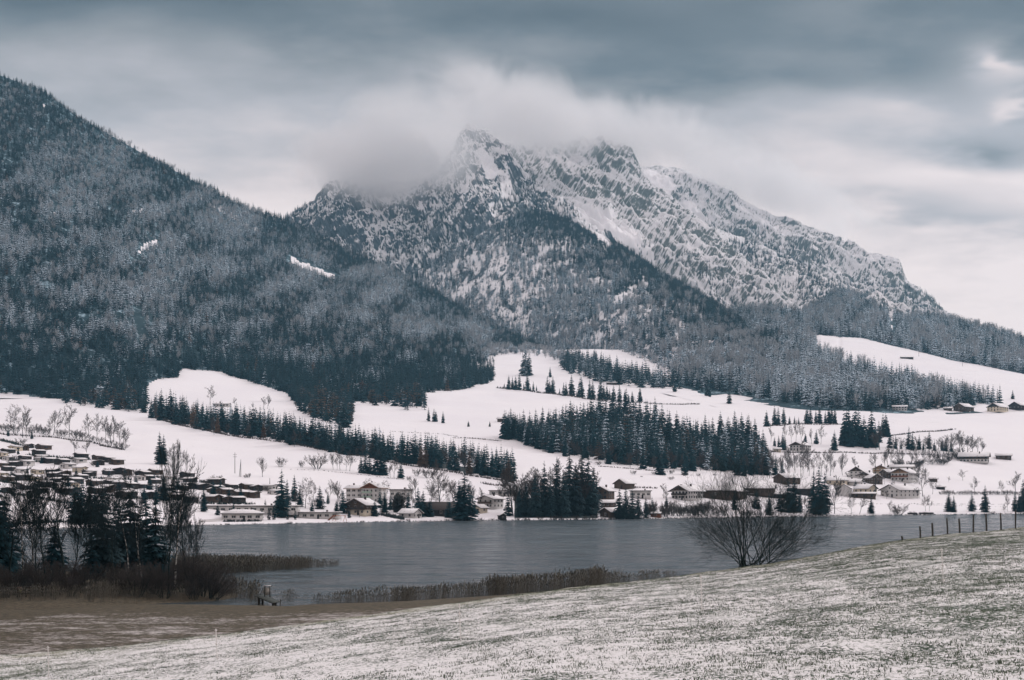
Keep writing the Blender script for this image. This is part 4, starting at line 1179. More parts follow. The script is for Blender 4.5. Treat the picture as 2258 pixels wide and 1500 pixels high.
# the floor under the knoll wood and the belts is needle litter, not open snow
_v = valley.v(); _vc = 0.25 * (_v[:-1, :-1] + _v[1:, :-1] + _v[:-1, 1:] + _v[1:, 1:]); _uc = 0.5 * (valley.us[:-1] + valley.us[1:])[:, None] + 0 * _vc
_t = np.interp(_uc, tu, tv); _b = np.maximum(_t + 2, np.interp(_uc, ku, kv))
_m = (_uc > 1112) & (_uc < 1692) & (_vc > _t - 2 + 8 * fbm(_uc / 18, _vc / 9, 2, 5)) & (_vc < _b - 4 + 9 * fbm(_uc / 22, _vc / 9, 2, 6))
_l = [(335, 917), (400, 936), (500, 957), (600, 970), (700, 987), (790, 1003), (870, 1018), (1000, 1038), (1130, 1060)]
_b2 = np.interp(_uc, [a for a, b in _l], [b for a, b in _l]); _m |= (_uc > 338) & (_uc < 1130) & (_vc < _b2 - 2 + 6 * fbm(_uc / 18, _vc / 9, 2, 7)) & (_vc > _b2 - 14 + 8 * fbm(_uc / 15, _vc / 9, 2, 8))
_m |= (_uc > 1130) & (_uc < 1318) & (_vc > 1100) & (_vc < 1143)
valley_o.data.materials.append(M['litter'])
valley_o.data.polygons.foreach_set('material_index', _m.astype(np.int32).ravel()); valley_o.data.update()
kw = scatter_tree('knoll_wood', P_, np.array(H_), np.stack([np.zeros(n_), np.zeros(n_), gk.uniform(0, 6.28, n_)], 1), gk.integers(0, 4, n_), .14 + .16 * gk.normal(size=n_), np.where(gk.random(n_) < .06, .8, 0.0), PROTO)
tag(kw, 'dense inner trees of the knoll wood and spruce belts', None, None, 'stuff')

# --- spruces of the open meadows
lab = 'spruce in the ditch row of the upper meadow'; grp = 'ditch row of the upper meadow'
for (u, v, hp) in ((1112, 857, 12), (1122, 859, 30), (1130, 859, 27), (1137, 860, 30), (1145, 860, 36), (1155, 861, 16), (1163, 862, 38), (1170, 863, 12), (1176, 862, 20), (1183, 862, 12), (1207, 868, 37), (1212, 868, 30), (1219, 868, 36), (1234, 870, 14),
                   (1243, 873, 28), (1248, 873, 29), (1260, 873, 44), (1281, 876, 46), (1272, 874, 14), (1300, 880, 40), (1307, 880, 38), (1324, 881, 42), (1331, 881, 34), (1338, 882, 34), (1344, 882, 24), (1353, 885, 34), (1366, 886, 36), (1378, 886, 26), (1386, 887, 18), (1394, 887, 24), (1411, 886, 31)):
    spruce(u, v, hp, lab + (' below the tallest snowy spruce' if u < 1190 else (' midway to the hay hut' if u < 1295 else ' beside the hay hut')), grp, .18, 0, .95)
spruce(1158, 828, 57, 'tallest snowy spruce alone on the upper meadow', None, .30, 0, 1.1)
spruce(1167, 828, 48, 'slightly shorter spruce touching the tallest snowy one on the upper meadow', None, .30, 0, .9)
spruce(1213, 832, 22, 'small spruce above the ditch row on the upper meadow', None, .2)
for (u, v, hp, l_) in ((1488, 864, 24, 'spruce with bare lower stem below the tip of the upper wood'), (1608, 890, 28, 'dense lone spruce on the broad snowfield'), (759, 942, 56, 'broad dark spruce at the lowest corner of the mountain wood'),
                       (1033, 941, 13, 'tiny pointed spruce above a dark shrub on the open snow'), (1080, 941, 12, 'tiny spruce by the little field barn'), (2233, 880, 19, 'lone spruce beyond the upper farms')):
    spruce(u, v, hp, l_, None, .12, 0, 1.5 if u == 759 else 1.2)
for (u, v, hp) in ((1538, 861, 28), (1548, 864, 16), (1559, 873, 34), (1565, 875, 22)):
    spruce(u, v, hp, 'spruce in the short row at the far edge of the broad snowfield', 'short spruce row', .15)
for (u, v, hp) in ((945, 929, 29), (957, 930, 28), (961, 930, 24), (977, 933, 25)):
    spruce(u, v, hp, 'one of the few slim spruces on the empty snow below the mountain wood', 'slim spruces on empty snow', .22, 0, .95)
lab = 'spruce in the row on the terrace edge above the white farmhouse'; grp = 'terrace row'
for (u, v, hp) in ((1690, 941, 34), (1698, 939, 10), (1703, 939, 9), (1708, 937, 42), (1716, 937, 37), (1728, 935, 37), (1741, 935, 17), (1752, 935, 17), (1761, 935, 15), (1779, 934, 38), (1787, 934, 38), (1799, 934, 30), (1807, 934, 36), (1820, 934, 27), (1828, 934, 35), (1834, 934, 37), (1841, 934, 34)):
    spruce(u, v, hp, lab, grp, .10, 0, .95)
lab = 'tall spruce of the dark clump beside the terrace'; grp = 'dark clump on the terrace'
for (u, v, hp) in ((1867, 983, 88), (1861, 982, 62), (1872, 984, 70), (1880, 983, 64), (1886, 983, 82), (1893, 983, 76), (1856, 983, 42), (1899, 984, 50), (1905, 984, 62), (1914, 985, 48), (1922, 986, 80), (1930, 986, 50), (1938, 975, 44), (1947, 962, 47), (1953, 962, 49), (1958, 964, 34), (1840, 993, 41), (1910, 988, 40)):
    spruce(u, v, hp, lab, grp, .06, 0, 1.05)
lab = 'spruce along the wooded ditch leading to the long farm'; grp = 'wooded ditch trees'
for (u, v, hp) in ((1962, 988, 36), (1975, 990, 28), (1987, 990, 18), (2004, 991, 46), (2012, 993, 38), (2027, 992, 31), (2036, 993, 20), (2049, 990, 38), (2060, 994, 22), (2078, 994, 26), (2086, 995, 26), (2097, 996, 24)):
    spruce(u, v, hp, lab, grp, .06)
for (u, v, hp) in ((1708, 984, 20), (1717, 986, 25), (1726, 992, 38), (1731, 992, 30), (1776, 976, 21), (1800, 979, 30)):
    spruce(u, v, hp, 'small spruce close to the white farmhouse on the terrace', 'spruces by the terrace farmhouse', .08)
# --- around the far shore
lab = 'dark spruce on the far lakeshore below the village'; grp = 'shore spruces below the village'
for (u, v, hp, w_) in ((1738, 1130, 72, 1.25), (1751, 1130, 78, 1.25), (1764, 1130, 50, 1.0), (1794, 1135, 88, 1.1), (1806, 1135, 97, 1.15), (1819, 1134, 86, 1.1), (1696, 1136, 46, 1.1), (1921, 1133, 35, 1.35), (2092, 1129, 41, 1.5), (2103, 1130, 35, 1.3), (2143, 1128, 37, 1.5), (2172, 1130, 55, 1.25), (2238, 1128, 42, 1.2), (2256, 1129, 66, 1.2), (2247, 1130, 40, 1.2)):
    spruce(u, v, hp, lab, grp, .02, 0, w_, True)
for (u, v, hp, l_) in ((1710, 1048, 43, 'spruce behind the long brown barns'), (1725, 1048, 28, 'small spruce beside another behind the long brown barns'), (1886, 1084, 25, 'small spruce between the white gabled barn and the big roofed house')):
    spruce(u, v, hp, l_, None, .05, 0, 1.3)
lab = 'spruce in the garden of the lakeside bungalows'; grp = 'garden spruces'
for (u, v, hp, w_) in ((756, 1132, 48, 1.5), (705, 1122, 47, 1.7), (661, 1117, 42, 1.2), (649, 1106, 55, 1.0), (621, 1141, 97, 1.0), (633, 1124, 62, 1.2), (723, 1111, 26, 1.0), (848, 1130, 44, 1.5), (922, 1140, 60, 1.6), (933, 1138, 52, 1.5)):
    spruce(u, v, hp, lab, grp, .03, 0, w_, True)
spruce(1024, 1148, 98, 'massive broad spruce leaning over the far shoreline', None, .0, 0, 1.7, True)
spruce(1012, 1147, 80, 'broad dark spruce tucked against the massive one on the shoreline', None, .0, 0, 1.5, True)
for (u, v, hp) in ((577, 1147, 27), (593, 1147, 31), (604, 1147, 39), (634, 1146, 28), (651, 1146, 26)):
    p = valley.at_pixel(u, v); tree_at(p, hp * p.y / F, THU, 'thuja_tree', 'clipped dark columnar thuja in front of the white bungalows', 'tree', 'columnar thujas', -.1, 0, 1.0)
p = valley.at_pixel(879, 1130); tree_at(p, 50 * p.y / F, DOME, 'beech_tree', 'dense brown dome-shaped tree beside the chalet', 'tree', None, -.2, .45, .95)
lab = 'dark tall spruce of the lakeside grove'; grp = 'lakeside grove'
for (u, v, hp, w_) in ((1160, 1140, 70, 1.1), (1180, 1141, 90, 1.1), (1200, 1140, 112, 1.0), (1214, 1141, 84, 1.0), (1228, 1140, 120, 1.0), (1243, 1141, 96, 1.0), (1256, 1138, 132, 1.0), (1270, 1139, 108, 1.1), (1283, 1137, 134, 1.0), (1297, 1137, 122, 1.1), (1310, 1134, 96, 1.1), (1145, 1140, 60, 1.1),
                       (1366, 1145, 63, 1.2), (1380, 1146, 66, 1.3), (1394, 1146, 62, 1.3), (1407, 1145, 54, 1.3), (1424, 1142, 44, 1.3)):
    spruce(u, v, hp, lab, grp, -.04, .12, w_, True)
lab = 'bare brownish tree in the lakeside grove'
for k_ in range(26):
    u = rb.uniform(1128, 1320); bare(u, 1141 - rb.uniform(0, 10), rb.uniform(50, 105), lab + (' on the side of the white two-storey house' if u < 1190 else (' in its middle' if u < 1260 else ' beside the dark boathouse')), 'leafless trees of the lakeside grove', 1.1)
for (u, v, hp, w_, k_) in ((352, 1024, 66, 1.15, 0), (361, 1024, 60, 1.1, 1)):
    spruce(u, v, hp, 'pair of dense dark spruces standing alone on the lower snowfield', 'lone pair of spruces', .02, 0, w_, True)
lab = 'dark spruce on the shore below the cabins'; grp = 'spruces below the cabins'
for (u, v, hp, w_) in ((165, 1155, 88, 1.2), (180, 1156, 92, 1.2), (196, 1154, 72, 1.2), (208, 1155, 84, 1.0), (361, 1104, 58, 1.3), (449, 1128, 53, 1.1), (470, 1101, 40, 1.2), (531, 1099, 28, 1.3), (318, 1110, 40, 1.2), (120, 1080, 25, 1.1), (70, 968, 22, 1.1), (18, 962, 20, 1.1), (345, 1112, 44, 1.1)):
    spruce(u, v, hp, lab, grp, .0, 0, w_, True)
# --- leafless trees and shrubs
lab = 'leafless tree in the hedgerow across the lower snowfield'; grp = 'hedgerow trees on the lower snowfield'
for (u, v, hp) in ((30, 957, 60), (50, 965, 60), (58, 966, 44), (118, 960, 52), (110, 960, 36), (153, 964, 66), (197, 972, 50), (213, 974, 52), (232, 977, 50), (246, 983, 48), (252, 984, 56), (263, 989, 55), (270, 990, 42)):
    bare(u, v, hp, lab, grp, 1.0)
for (u, v, hp) in ((8, 950, 18), (18, 952, 20), (35, 956, 22), (66, 958, 18), (80, 955, 22), (92, 958, 20), (102, 960, 20), (130, 962, 16), (140, 963, 18), (165, 966, 20), (172, 968, 20), (185, 970, 18), (204, 973, 14), (222, 976, 14), (241, 982, 16), (262, 990, 18), (272, 992, 16)):
    bush(u, v, hp, 'bare shrub at the foot of the hedgerow on the lower snowfield', 'hedgerow shrubs', 1.2)
for (u, v, hp, l_) in ((164, 1003, 34, 'small round-headed bare tree just above the cabins'), (191, 1004, 31, 'second round-headed bare tree just above the cabins'), (379, 1038, 56, 'tall pale bare tree beside the lone pair of spruces'), (411, 1039, 39, 'short pale bare tree near the lone pair of spruces'),
                       (579, 1052, 41, 'twin-stemmed pale tree near the utility poles'), (463, 892, 35, 'dark bare tree beside the long field barn'), (518, 896, 18, 'small pale bare tree just past the long field barn'), (970, 1112, 82, 'very tall thin bare tree behind the brown barn'),
                       (965, 1134, 70, 'broad bare tree in front of the brown barn'), (792, 1141, 26, 'low spreading apple tree in front of the chalet'), (673, 1121, 62, 'feathery brown leafless tree among garden spruces'), (2034, 1095, 56, 'large spreading bare tree beside the big roofed house'),
                       (2123, 1060, 21, 'low umbrella-shaped bare tree on the snow beyond the village'), (1463, 1099, 31, 'small bare fruit tree left of the white farmhouse'), (1932, 1040, 38, 'bare tree rising behind the tan house'), (1886, 1036, 26, 'round bare tree behind the white gable house'), (1895, 1134, 40, 'leaning bare tree on the far shoreline'), (640, 876, 26, 'small bare tree at the corner of the mountain wood')):
    bare(u, v, hp, l_, None, 1.5 if u in (792, 2123, 965) else 1.1, lean=.35 if u == 1895 else 0)
for (u, v, hp) in ((581, 902, 25), (590, 902, 28), (556, 900, 10)):
    bare(u, v, hp, 'thin pale bare tree on the upper left snowfield', 'thin trees on the upper left snowfield')
for (u, v, hp, w_) in ((619, 1030, 23, 1.1), (665, 1031, 17, .8), (699, 1034, 36, 1.3), (919, 1050, 18, 1.1), (944, 1054, 23, 1.5), (901, 1059, 10, 1.2), (548, 1054, 12, 1), (541, 1054, 9, 1), (958, 1049, 12, 1.2)):
    bush(u, v, hp, 'round bare bush on the lower snowfield above the houses', 'bushes on the lower snowfield', w_)
for (u, v, hp) in ((735, 1036, 34), (743, 1036, 30), (750, 1037, 37), (763, 1038, 30), (771, 1039, 41), (869, 1056, 41), (861, 1054, 28)):
    bare(u, v, hp, 'leafless tree of the small cluster beside the spruces above the hotel', 'leafless cluster above the hotel')
lab = 'spruce of the tight group standing out into the lower snowfield'
for (u, v, hp) in ((796, 1043, 38), (806, 1044, 44), (815, 1045, 40), (832, 1047, 56), (841, 1048, 52), (848, 1048, 40), (884, 1055, 36)):
    spruce(u, v, hp, lab, 'group on the lower snowfield', .05, 0, 1.2)
lab = 'tall bare tree in the row behind the brown barns'
for (u, v, hp) in ((1737, 1051, 52), (1742, 1051, 40), (1754, 1051, 46), (1766, 1053, 52), (1770, 1053, 50), (1784, 1050, 36), (1794, 1048, 42), (1812, 1048, 36), (1822, 1049, 24), (1831, 1050, 46), (1700, 1042, 44), (1690, 1042, 40), (1680, 1042, 36)):
    bare(u, v, hp, lab, 'bare row behind the barns', .8)
lab = 'bare tree in the line on the bank behind the village'
for (u, v, hp) in ((1951, 1031, 32), (1958, 1031, 40), (1965, 1032, 46), (1979, 1033, 38), (1992, 1033, 38), (2008, 1032, 36), (2021, 1031, 40), (2035, 1029, 36), (2046, 1026, 32), (2056, 1024, 34), (2068, 1021, 30)):
    bare(u, v, hp, lab, 'bank trees behind the village', .85)
lab = 'rounded leafless tree in the dense thicket by the long farm'
for (u, v, hp) in ((2068, 1000, 30), (2080, 1001, 36), (2092, 1002, 36), (2103, 1003, 40), (2114, 1003, 46), (2122, 1003, 44), (2132, 1003, 40), (2144, 1002, 34), (2155, 1000, 34), (2164, 1000, 24), (2050, 1000, 34), (2040, 998, 30), (2020, 998, 30), (1998, 998, 30), (1985, 997, 30), (1970, 996, 28), (1940, 992, 40), (1932, 992, 36)):
    bare(u, v, hp, lab, 'thicket by the long farm', 1.25)
lab = 'brown bare shrub on the slope between thicket and village'
for k_ in range(26):
    u = rb.uniform(1975, 2120); v = float(np.interp(u, [1975, 2050, 2120], [1034, 1024, 1008])) + rb.uniform(-8, 8); bush(u, v, rb.uniform(10, 18), lab, 'slope shrubs by the village', 1.4)
lab = 'slender bare tree on the terrace near the white farmhouse'
for (u, v, hp) in ((1745, 977, 34), (1755, 977, 42), (1767, 977, 42), (1790, 979, 30), (1810, 980, 40), (1700, 975, 30), (1730, 975, 36)):
    bare(u, v, hp, lab, 'slender terrace trees', .7)
lab = 'bare tree by the fence line at the far end of the village'
for (u, v, hp) in ((2149, 1091, 34), (2209, 1091, 27), (2240, 1091, 44), (2056, 1090, 34), (2092, 1064, 12), (2216, 1134, 20)):
    bare(u, v, hp, lab, 'trees beyond the village', 1.1)
lab = 'bare tree or sapling on the far lakeshore below the village'
for (u, v, hp) in ((1877, 1135, 40), (1840, 1133, 72), (2041, 1128, 31), (2049, 1128, 31), (1773, 1133, 36), (1783, 1133, 30), (1962, 1134, 28), (2222, 1128, 32)):
    bare(u, v, hp, lab, 'shore saplings', .9)
lab = 'bushy leafless shrub on the far lakeshore'
for (u, v, hp) in ((1984, 1135, 24), (1976, 1135, 14), (2011, 1134, 8), (2040, 1134, 7), (2190, 1134, 8), (1700, 1139, 14), (1670, 1140, 16), (1650, 1140, 18), (1640, 1140, 14), (1060, 1149, 9), (1110, 1148, 9), (1085, 1149, 8), (1345, 1146, 10), (1330, 1146, 9), (1310, 1146, 12), (1290, 1147, 9), (1270, 1147, 12), (1240, 1147, 10), (1220, 1147, 12), (1190, 1147, 10), (1160, 1148, 10), (1140, 1148, 9), (640, 1156, 8), (560, 1157, 6), (500, 1158, 6), (800, 1152, 6), (720, 1154, 5), (880, 1151, 7), (900, 1150, 8), (985, 1149, 7)):
    bush(u, v, hp, lab, 'shore bushes', 1.5)
lab = 'thin upright willow shrub on the shore below the white farmhouse'
for k_ in range(34):
    u = rb.uniform(1428, 1600); bare(u, 1141 - rb.uniform(0, 6), rb.uniform(16, 36), lab, 'willow shrubs', .8, None, 'willow_shrub', random.choice(BUSH))
lab = 'short leafless shrub in the hedge along the far village fence'
for k_ in range(22):
    u = 2075 + k_ * 8 + rb.uniform(-2, 2); bush(u, 1091, rb.uniform(8, 12), lab, 'village fence hedge', 1.2)
lab = 'low scrubby bush between the cabins'
for k_ in range(46):
    u = rb.uniform(0, 600); vt = float(np.interp(u, [0, 90, 150, 250, 300, 350, 440, 520, 600], [962, 985, 998, 1012, 1028, 1042, 1046, 1062, 1082])); vb = float(np.interp(u, [0, 250, 450, 600], [1108, 1108, 1112, 1110]))
    bush(u, rb.uniform(vt + 4, vb), rb.uniform(8, 17), lab + (' near the sloping dark hedge' if u < 200 else (' below the lone pair of spruces' if u < 430 else ' towards the long white block')), 'bushes between the cabins', 1.5)
lab = 'bare tree between the cabins and the lake'
for (u, v, hp) in ((40, 1120, 40), (60, 1130, 46), (85, 1125, 42), (100, 1135, 40), (15, 1130, 44), (130, 1140, 36), (420, 1120, 30), (400, 1126, 24), (430, 1124, 26), (250, 1150, 60), (270, 1148, 60), (310, 1150, 50), (230, 1152, 64), (290, 1150, 44), (55, 1075, 30), (95, 1085, 34)):
    bare(u, v, hp, lab, 'bare trees below the cabins', 1.2)
lab = 'scattered dark shrub on the snowy bank below the knoll wood'
for (u, v, hp) in ((1397, 1046, 10), (1480, 1045, 10), (1442, 1046, 8), (1510, 1050, 8), (1540, 1050, 7), (1576, 1049, 6), (1480, 1058, 9), (1415, 1052, 4), (1320, 1026, 10), (1365, 1025, 9), (1380, 1026, 8), (1410, 1028, 8)):
    bush(u, v, hp, lab, 'bank shrubs below the knoll', 1.5)
for (u, v, hp) in ((1455, 1047, 40), (1510, 1047, 32)):
    spruce(u, v, hp, 'broad spruce standing forward of the knoll wood', 'forward spruces of the knoll', .04, 0, 1.5)
# undergrowth at the foot of the woods (brown saplings)
lab = 'brown leafless undergrowth along the foot of the knoll wood'
for k_ in range(70):
    u = rb.uniform(1190, 1700); v = float(np.interp(u, ku, kv)) + rb.uniform(-4, 7); bare(u, v, rb.uniform(14, 40), lab, 'undergrowth of the knoll wood', 1.1, None, 'undergrowth_tree')

# --- hedges and grassy banks
M['hedge_green'] = mat_plain('hedge_green', (0.020, 0.032, 0.030), .4, 1.0, .9)
def hedge(pts, hpx, label, wpx=3.0, dens=1.6, seed=0, mat='twig'):
    r = random.Random(seed); V = []; Fa = []
    P3 = [valley.at_pixel(*p) for p in pts]; o0 = P3[0]
    for a, b in zip(P3[:-1], P3[1:]):
        L = (b - a).length
        for k in range(int(L * dens * 3)):
            f = r.random(); c = a.lerp(b, f) - o0; k_ = (a.y / F)
            z = valley.z_at(*(a.lerp(b, f)).xy) - o0.z
            h = hpx * k_ * r.uniform(.4, 1.15); wd = .35 * r.uniform(.5, 1.5)
            c = Vector((c.x + r.uniform(-1, 1), c.y + r.uniform(-1, 1) * wpx * .6, z - .1)); q = r.uniform(0, 6.28); lx, ly = r.uniform(-.5, .5) * h, r.uniform(-.5, .5) * h
            i = len(V)
            V += [(c.x - math.cos(q) * wd, c.y - math.sin(q) * wd, c.z), (c.x + math.cos(q) * wd, c.y + math.sin(q) * wd, c.z), (c.x + lx, c.y + ly, c.z + h)]
            Fa.append((i, i + 1, i + 2))
    o = link('hedge', np_mesh('hedge', V, Fa, [M[mat]])); o.location = o0
    tag(o, label, 'hedge')
    return o
hedge([(1095, 856), (1160, 862), (1230, 871), (1290, 880), (1340, 885)], 5, 'low dark hedge under the ditch row of the upper meadow', seed=1)
hedge([(1400, 888), (1460, 892), (1545, 892)], 4, 'thin straight hedge across the broad snowfield', seed=2)
hedge([(1697, 940), (1740, 936), (1860, 936)], 3.5, 'dark grassy bank under the terrace row', seed=3)
hedge([(1945, 965), (2000, 957), (2060, 952), (2105, 947)], 4, 'slanting hedge line climbing the snow above the wooded ditch', seed=4)
hedge([(1062, 1066), (1085, 1070), (1110, 1072)], 6, 'short bare hedge above the lakeside grove', seed=5)
hedge([(1395, 1076), (1450, 1077)], 5, 'short reddish hedge beside the brown field barn', seed=6)
hedge([(0, 957), (60, 962), (140, 968), (200, 975), (272, 993)], 5, 'dark grassy strip under the hedgerow trees of the lower snowfield', seed=7)
hedge([(330, 920), (400, 939), (500, 960), (600, 973), (700, 990), (790, 1006), (870, 1022), (1000, 1042), (1130, 1064)], 6, 'brown undergrowth strip along the foot of the spruce belts', seed=8)
hedge([(495, 1151), (572, 1150)], 7, 'clipped dark hedge in front of the hipped bungalow', wpx=1, dens=4, seed=9, mat='bark')
hedge([(835, 1135), (860, 1140), (888, 1146)], 9, 'rounded dark garden hedge below the dome-shaped tree', dens=4, seed=10, mat='bark')
hedge([(0, 1085), (60, 1094), (120, 1105), (170, 1113), (260, 1128)], 8, 'dark hedge sloping down below the cabins', dens=2.5, seed=11, mat='bark')
hedge([(20, 1158), (120, 1152), (140, 1152)], 10, 'dense dark shoreline hedge under the bare trees', dens=3, seed=12, mat='bark')
for k_, (a, b) in enumerate((((0, 1167), (420, 1160)), ((420, 1159.5), (780, 1153)), ((780, 1152.5), (1120, 1148)), ((1120, 1148), (1440, 1145)), ((1440, 1144.5), (1760, 1140)), ((1760, 1139.5), (2258, 1134)))):
    hedge([(a[0] + (b[0] - a[0]) * q / 6, a[1] + (b[1] - a[1]) * q / 6 - 1.2) for q in range(7)], 2.6, ('dark grassy edge of the lake below the cabins', 'dark stony lake edge below the bungalows', 'dark lake edge below the chalet and barns', 'dark bank of the lakeside grove', 'dark lake edge below the white farmhouse', 'dark grassy lake edge below the village')[k_], dens=1.4, seed=20 + k_, mat='bark')

lab_h = ['below the hedgerow', 'along the upper row', 'beside the pale cabins', 'under the lone pair of spruces', 'across the middle of the slope', 'above the sloping dark hedge', 'by the pole path', 'above the long white block', 'at the foot of the slope', 'beside the shore spruces']
for k_, (a, b) in enumerate((((0, 972), (95, 990)), ((60, 1003), (200, 1014)), ((0, 1012), (110, 1020)), ((300, 1046), (430, 1060)), ((120, 1048), (290, 1058)), ((0, 1062), (130, 1074)), ((440, 1062), (560, 1080)), ((400, 1108), (560, 1112)), ((220, 1092), (400, 1104)), ((140, 1090), (250, 1100)))):
    hedge([a, ((a[0] + b[0]) / 2, (a[1] + b[1]) / 2 + 2), b], 7, 'dark evergreen hedge among the cabins ' + lab_h[k_], wpx=4, dens=2.4, seed=60 + k_, mat='hedge_green')

lab = 'slender leafless tree in the loose woodland between barns and terrace'
for k_ in range(30):
    u = rb.uniform(1650, 1860); v = float(np.interp(u, [1650, 1720, 1860], [1052, 1046, 1050])) - rb.uniform(0, 26); bare(u, v, rb.uniform(22, 46), lab, 'loose woodland above the barns', .9)
lab = 'leafless garden tree standing among the village houses'
for (u, v, hp) in ((1868, 1060, 20), (1900, 1072, 22), (1930, 1078, 22), (1950, 1068, 24), (1968, 1080, 20), (2026, 1060, 34), (2040, 1062, 28), (1842, 1094, 30), (1826, 1094, 26), (1955, 1100, 18), (2022, 1100, 24), (1872, 1104, 16), (1470, 1106, 22), (1490, 1107, 18), (1540, 1108, 20), (1570, 1108, 24), (1600, 1110, 30), (1640, 1108, 30)):
    bare(u, v, hp, lab, 'garden trees of the village', 1.1)

lab = 'leafless tree behind the lakeside bungalows and hotel'
for k_ in range(26):
    u = rb.uniform(640, 1130); bare(u, rb.uniform(1100, 1132), rb.uniform(24, 52), lab, 'leafless trees behind the lakeside houses', 1.0)
lab = 'small dark fir tucked among the lakeside houses'
for (u, v, hp) in ((688, 1132, 28), (742, 1128, 26), (770, 1142, 20), (826, 1138, 34), (838, 1120, 40), (862, 1124, 34), (900, 1128, 40), (948, 1140, 40), (990, 1142, 44), (1046, 1140, 34), (1120, 1138, 50), (480, 1136, 26), (515, 1132, 24), (585, 1128, 26), (612, 1130, 44), (1470, 1118, 24), (1438, 1128, 30), (1620, 1124, 40), (1668, 1122, 44), (1720, 1128, 50)):
    spruce(u, v, hp, lab, 'small firs among the lakeside houses', .04, 0, 1.25)

hedge([(1690, 996), (1760, 999), (1860, 998), (1950, 1000), (2058, 1003)], 4, 'low grassy bank running from the terrace farmhouse to the thicket', seed=81)
hedge([(1320, 1029), (1400, 1035), (1470, 1041)], 3, 'thin line of dry stalks under the knoll wood', seed=82)
hedge([(640, 1035), (700, 1037), (800, 1047), (900, 1059)], 1.6, 'faint grassy ridge line linking the bushes of the lower snowfield', dens=.8, seed=83)
hedge([(1000, 966), (1040, 967), (1105, 973)], 3, 'short dark bank below the tiny field spruces', seed=84)
hedge([(860, 951), (960, 956), (1010, 963)], 2, 'thin scrub line below the slim spruces', dens=.9, seed=85)
hedge([(1985, 1110), (2100, 1112), (2258, 1112)], 1.3, 'faint fence line across the meadow below the village', dens=.6, seed=86)
hedge([(1850, 1110), (1985, 1112), (2258, 1119)], 1.2, 'lower faint fence line across the meadow below the village', dens=.6, seed=87)
lab = 'dark garden fir between the cabins'
for (u, v, hp) in ((40, 1002, 16), (92, 1022, 18), (130, 1044, 18), (168, 1050, 20), (215, 1030, 16), (240, 1062, 24), (275, 1050, 20), (300, 1076, 28), (330, 1080, 30), (392, 1086, 32), (420, 1078, 24), (486, 1086, 26), (505, 1100, 24), (560, 1094, 20), (25, 1060, 24), (60, 1050, 22), (150, 1078, 28), (200, 1086, 30), (262, 1092, 34), (340, 1060, 18)):
    spruce(u, v, hp, lab + (' near the sloping dark hedge' if u < 230 else (' below the lone pair of spruces' if u < 400 else ' towards the long white block')), 'garden firs of the cabin slope', .0, 0, 1.4)
# ------------------------------------------------------------------ houses
M['plaster'] = mat_plain('white_plaster', (0.60, 0.575, 0.56), .08, .6, .9)
M['cream'] = mat_plain('cream_plaster', (0.62, 0.54, 0.43), .1, .6, .9)
M['wood'] = mat_plain('weathered_wood', (0.085, 0.062, 0.050), .35, 2.5, .9, (3, 3, .3))
M['wood_dark'] = mat_plain('dark_wood', (0.040, 0.036, 0.036), .35, 2.5, .9, (3, 3, .3))
M['wood_red'] = mat_plain('reddish_wood', (0.20, 0.085, 0.055), .25, 2.5, .9, (3, 3, .3))
M['wood_tan'] = mat_plain('tan_wood', (0.28, 0.17, 0.10), .25, 2.5, .9, (3, 3, .3))
M['roofing'] = mat_plain('dark_roofing', (0.060, 0.050, 0.048), .3, 3, .8)
def mat_roof_snow():
    m, t, b = new_mat('roof_snow')
    p = geo_pos(t); n = t.noise(p, 0.55, 4.0, 0.7)
    t.put(b.inputs['Base Color'], t.mix(t.ramp(n, .60, .72), (0.80, 0.78, 0.79), (0.12, 0.105, 0.10)))
    return m
M['roof_snow'] = mat_roof_snow()
M['glass'] = mat_plain('window_glass', (0.028, 0.034, 0.04), .2, 3, .15)
M['frame'] = mat_plain('window_frame', (0.50, 0.47, 0.44), .1, 3, .7)
M['green_paint'] = mat_plain('green_paint', (0.36, 0.46, 0.38), .1, 2, .7)
M['brick'] = mat_plain('chimney_brick', (0.07, 0.055, 0.05), .3, 6, .9)

def box(V, Fa, x0, x1, y0, y1, z0, z1):
    i = len(V)
    V += [(x, y, z) for x in (x0, x1) for y in (y0, y1) for z in (z0, z1)]
    Fa += [tuple(i + k for k in f) for f in ((0, 1, 3, 2), (4, 6, 7, 5), (0, 4, 5, 1), (2, 3, 7, 6), (0, 2, 6, 4), (1, 5, 7, 3))]
def box_obj(name, parent, mat, *b, me=None):
    V, Fa = [], []; box(V, Fa, *b)
    return link(name, np_mesh(name, V, Fa, [mat]), parent)
def prism_wall(w, l, h, rise, z0=0.0):
    """walls with two gables, ridge along y"""
    V = [(-w / 2, -l / 2, z0), (w / 2, -l / 2, z0), (w / 2, l / 2, z0), (-w / 2, l / 2, z0), (-w / 2, -l / 2, h), (w / 2, -l / 2, h), (w / 2, l / 2, h), (-w / 2, l / 2, h), (0, -l / 2, h + rise), (0, l / 2, h + rise)]
    return V, [(0, 1, 5, 8, 4), (2, 3, 7, 9, 6), (1, 2, 6, 5), (3, 0, 4, 7)]
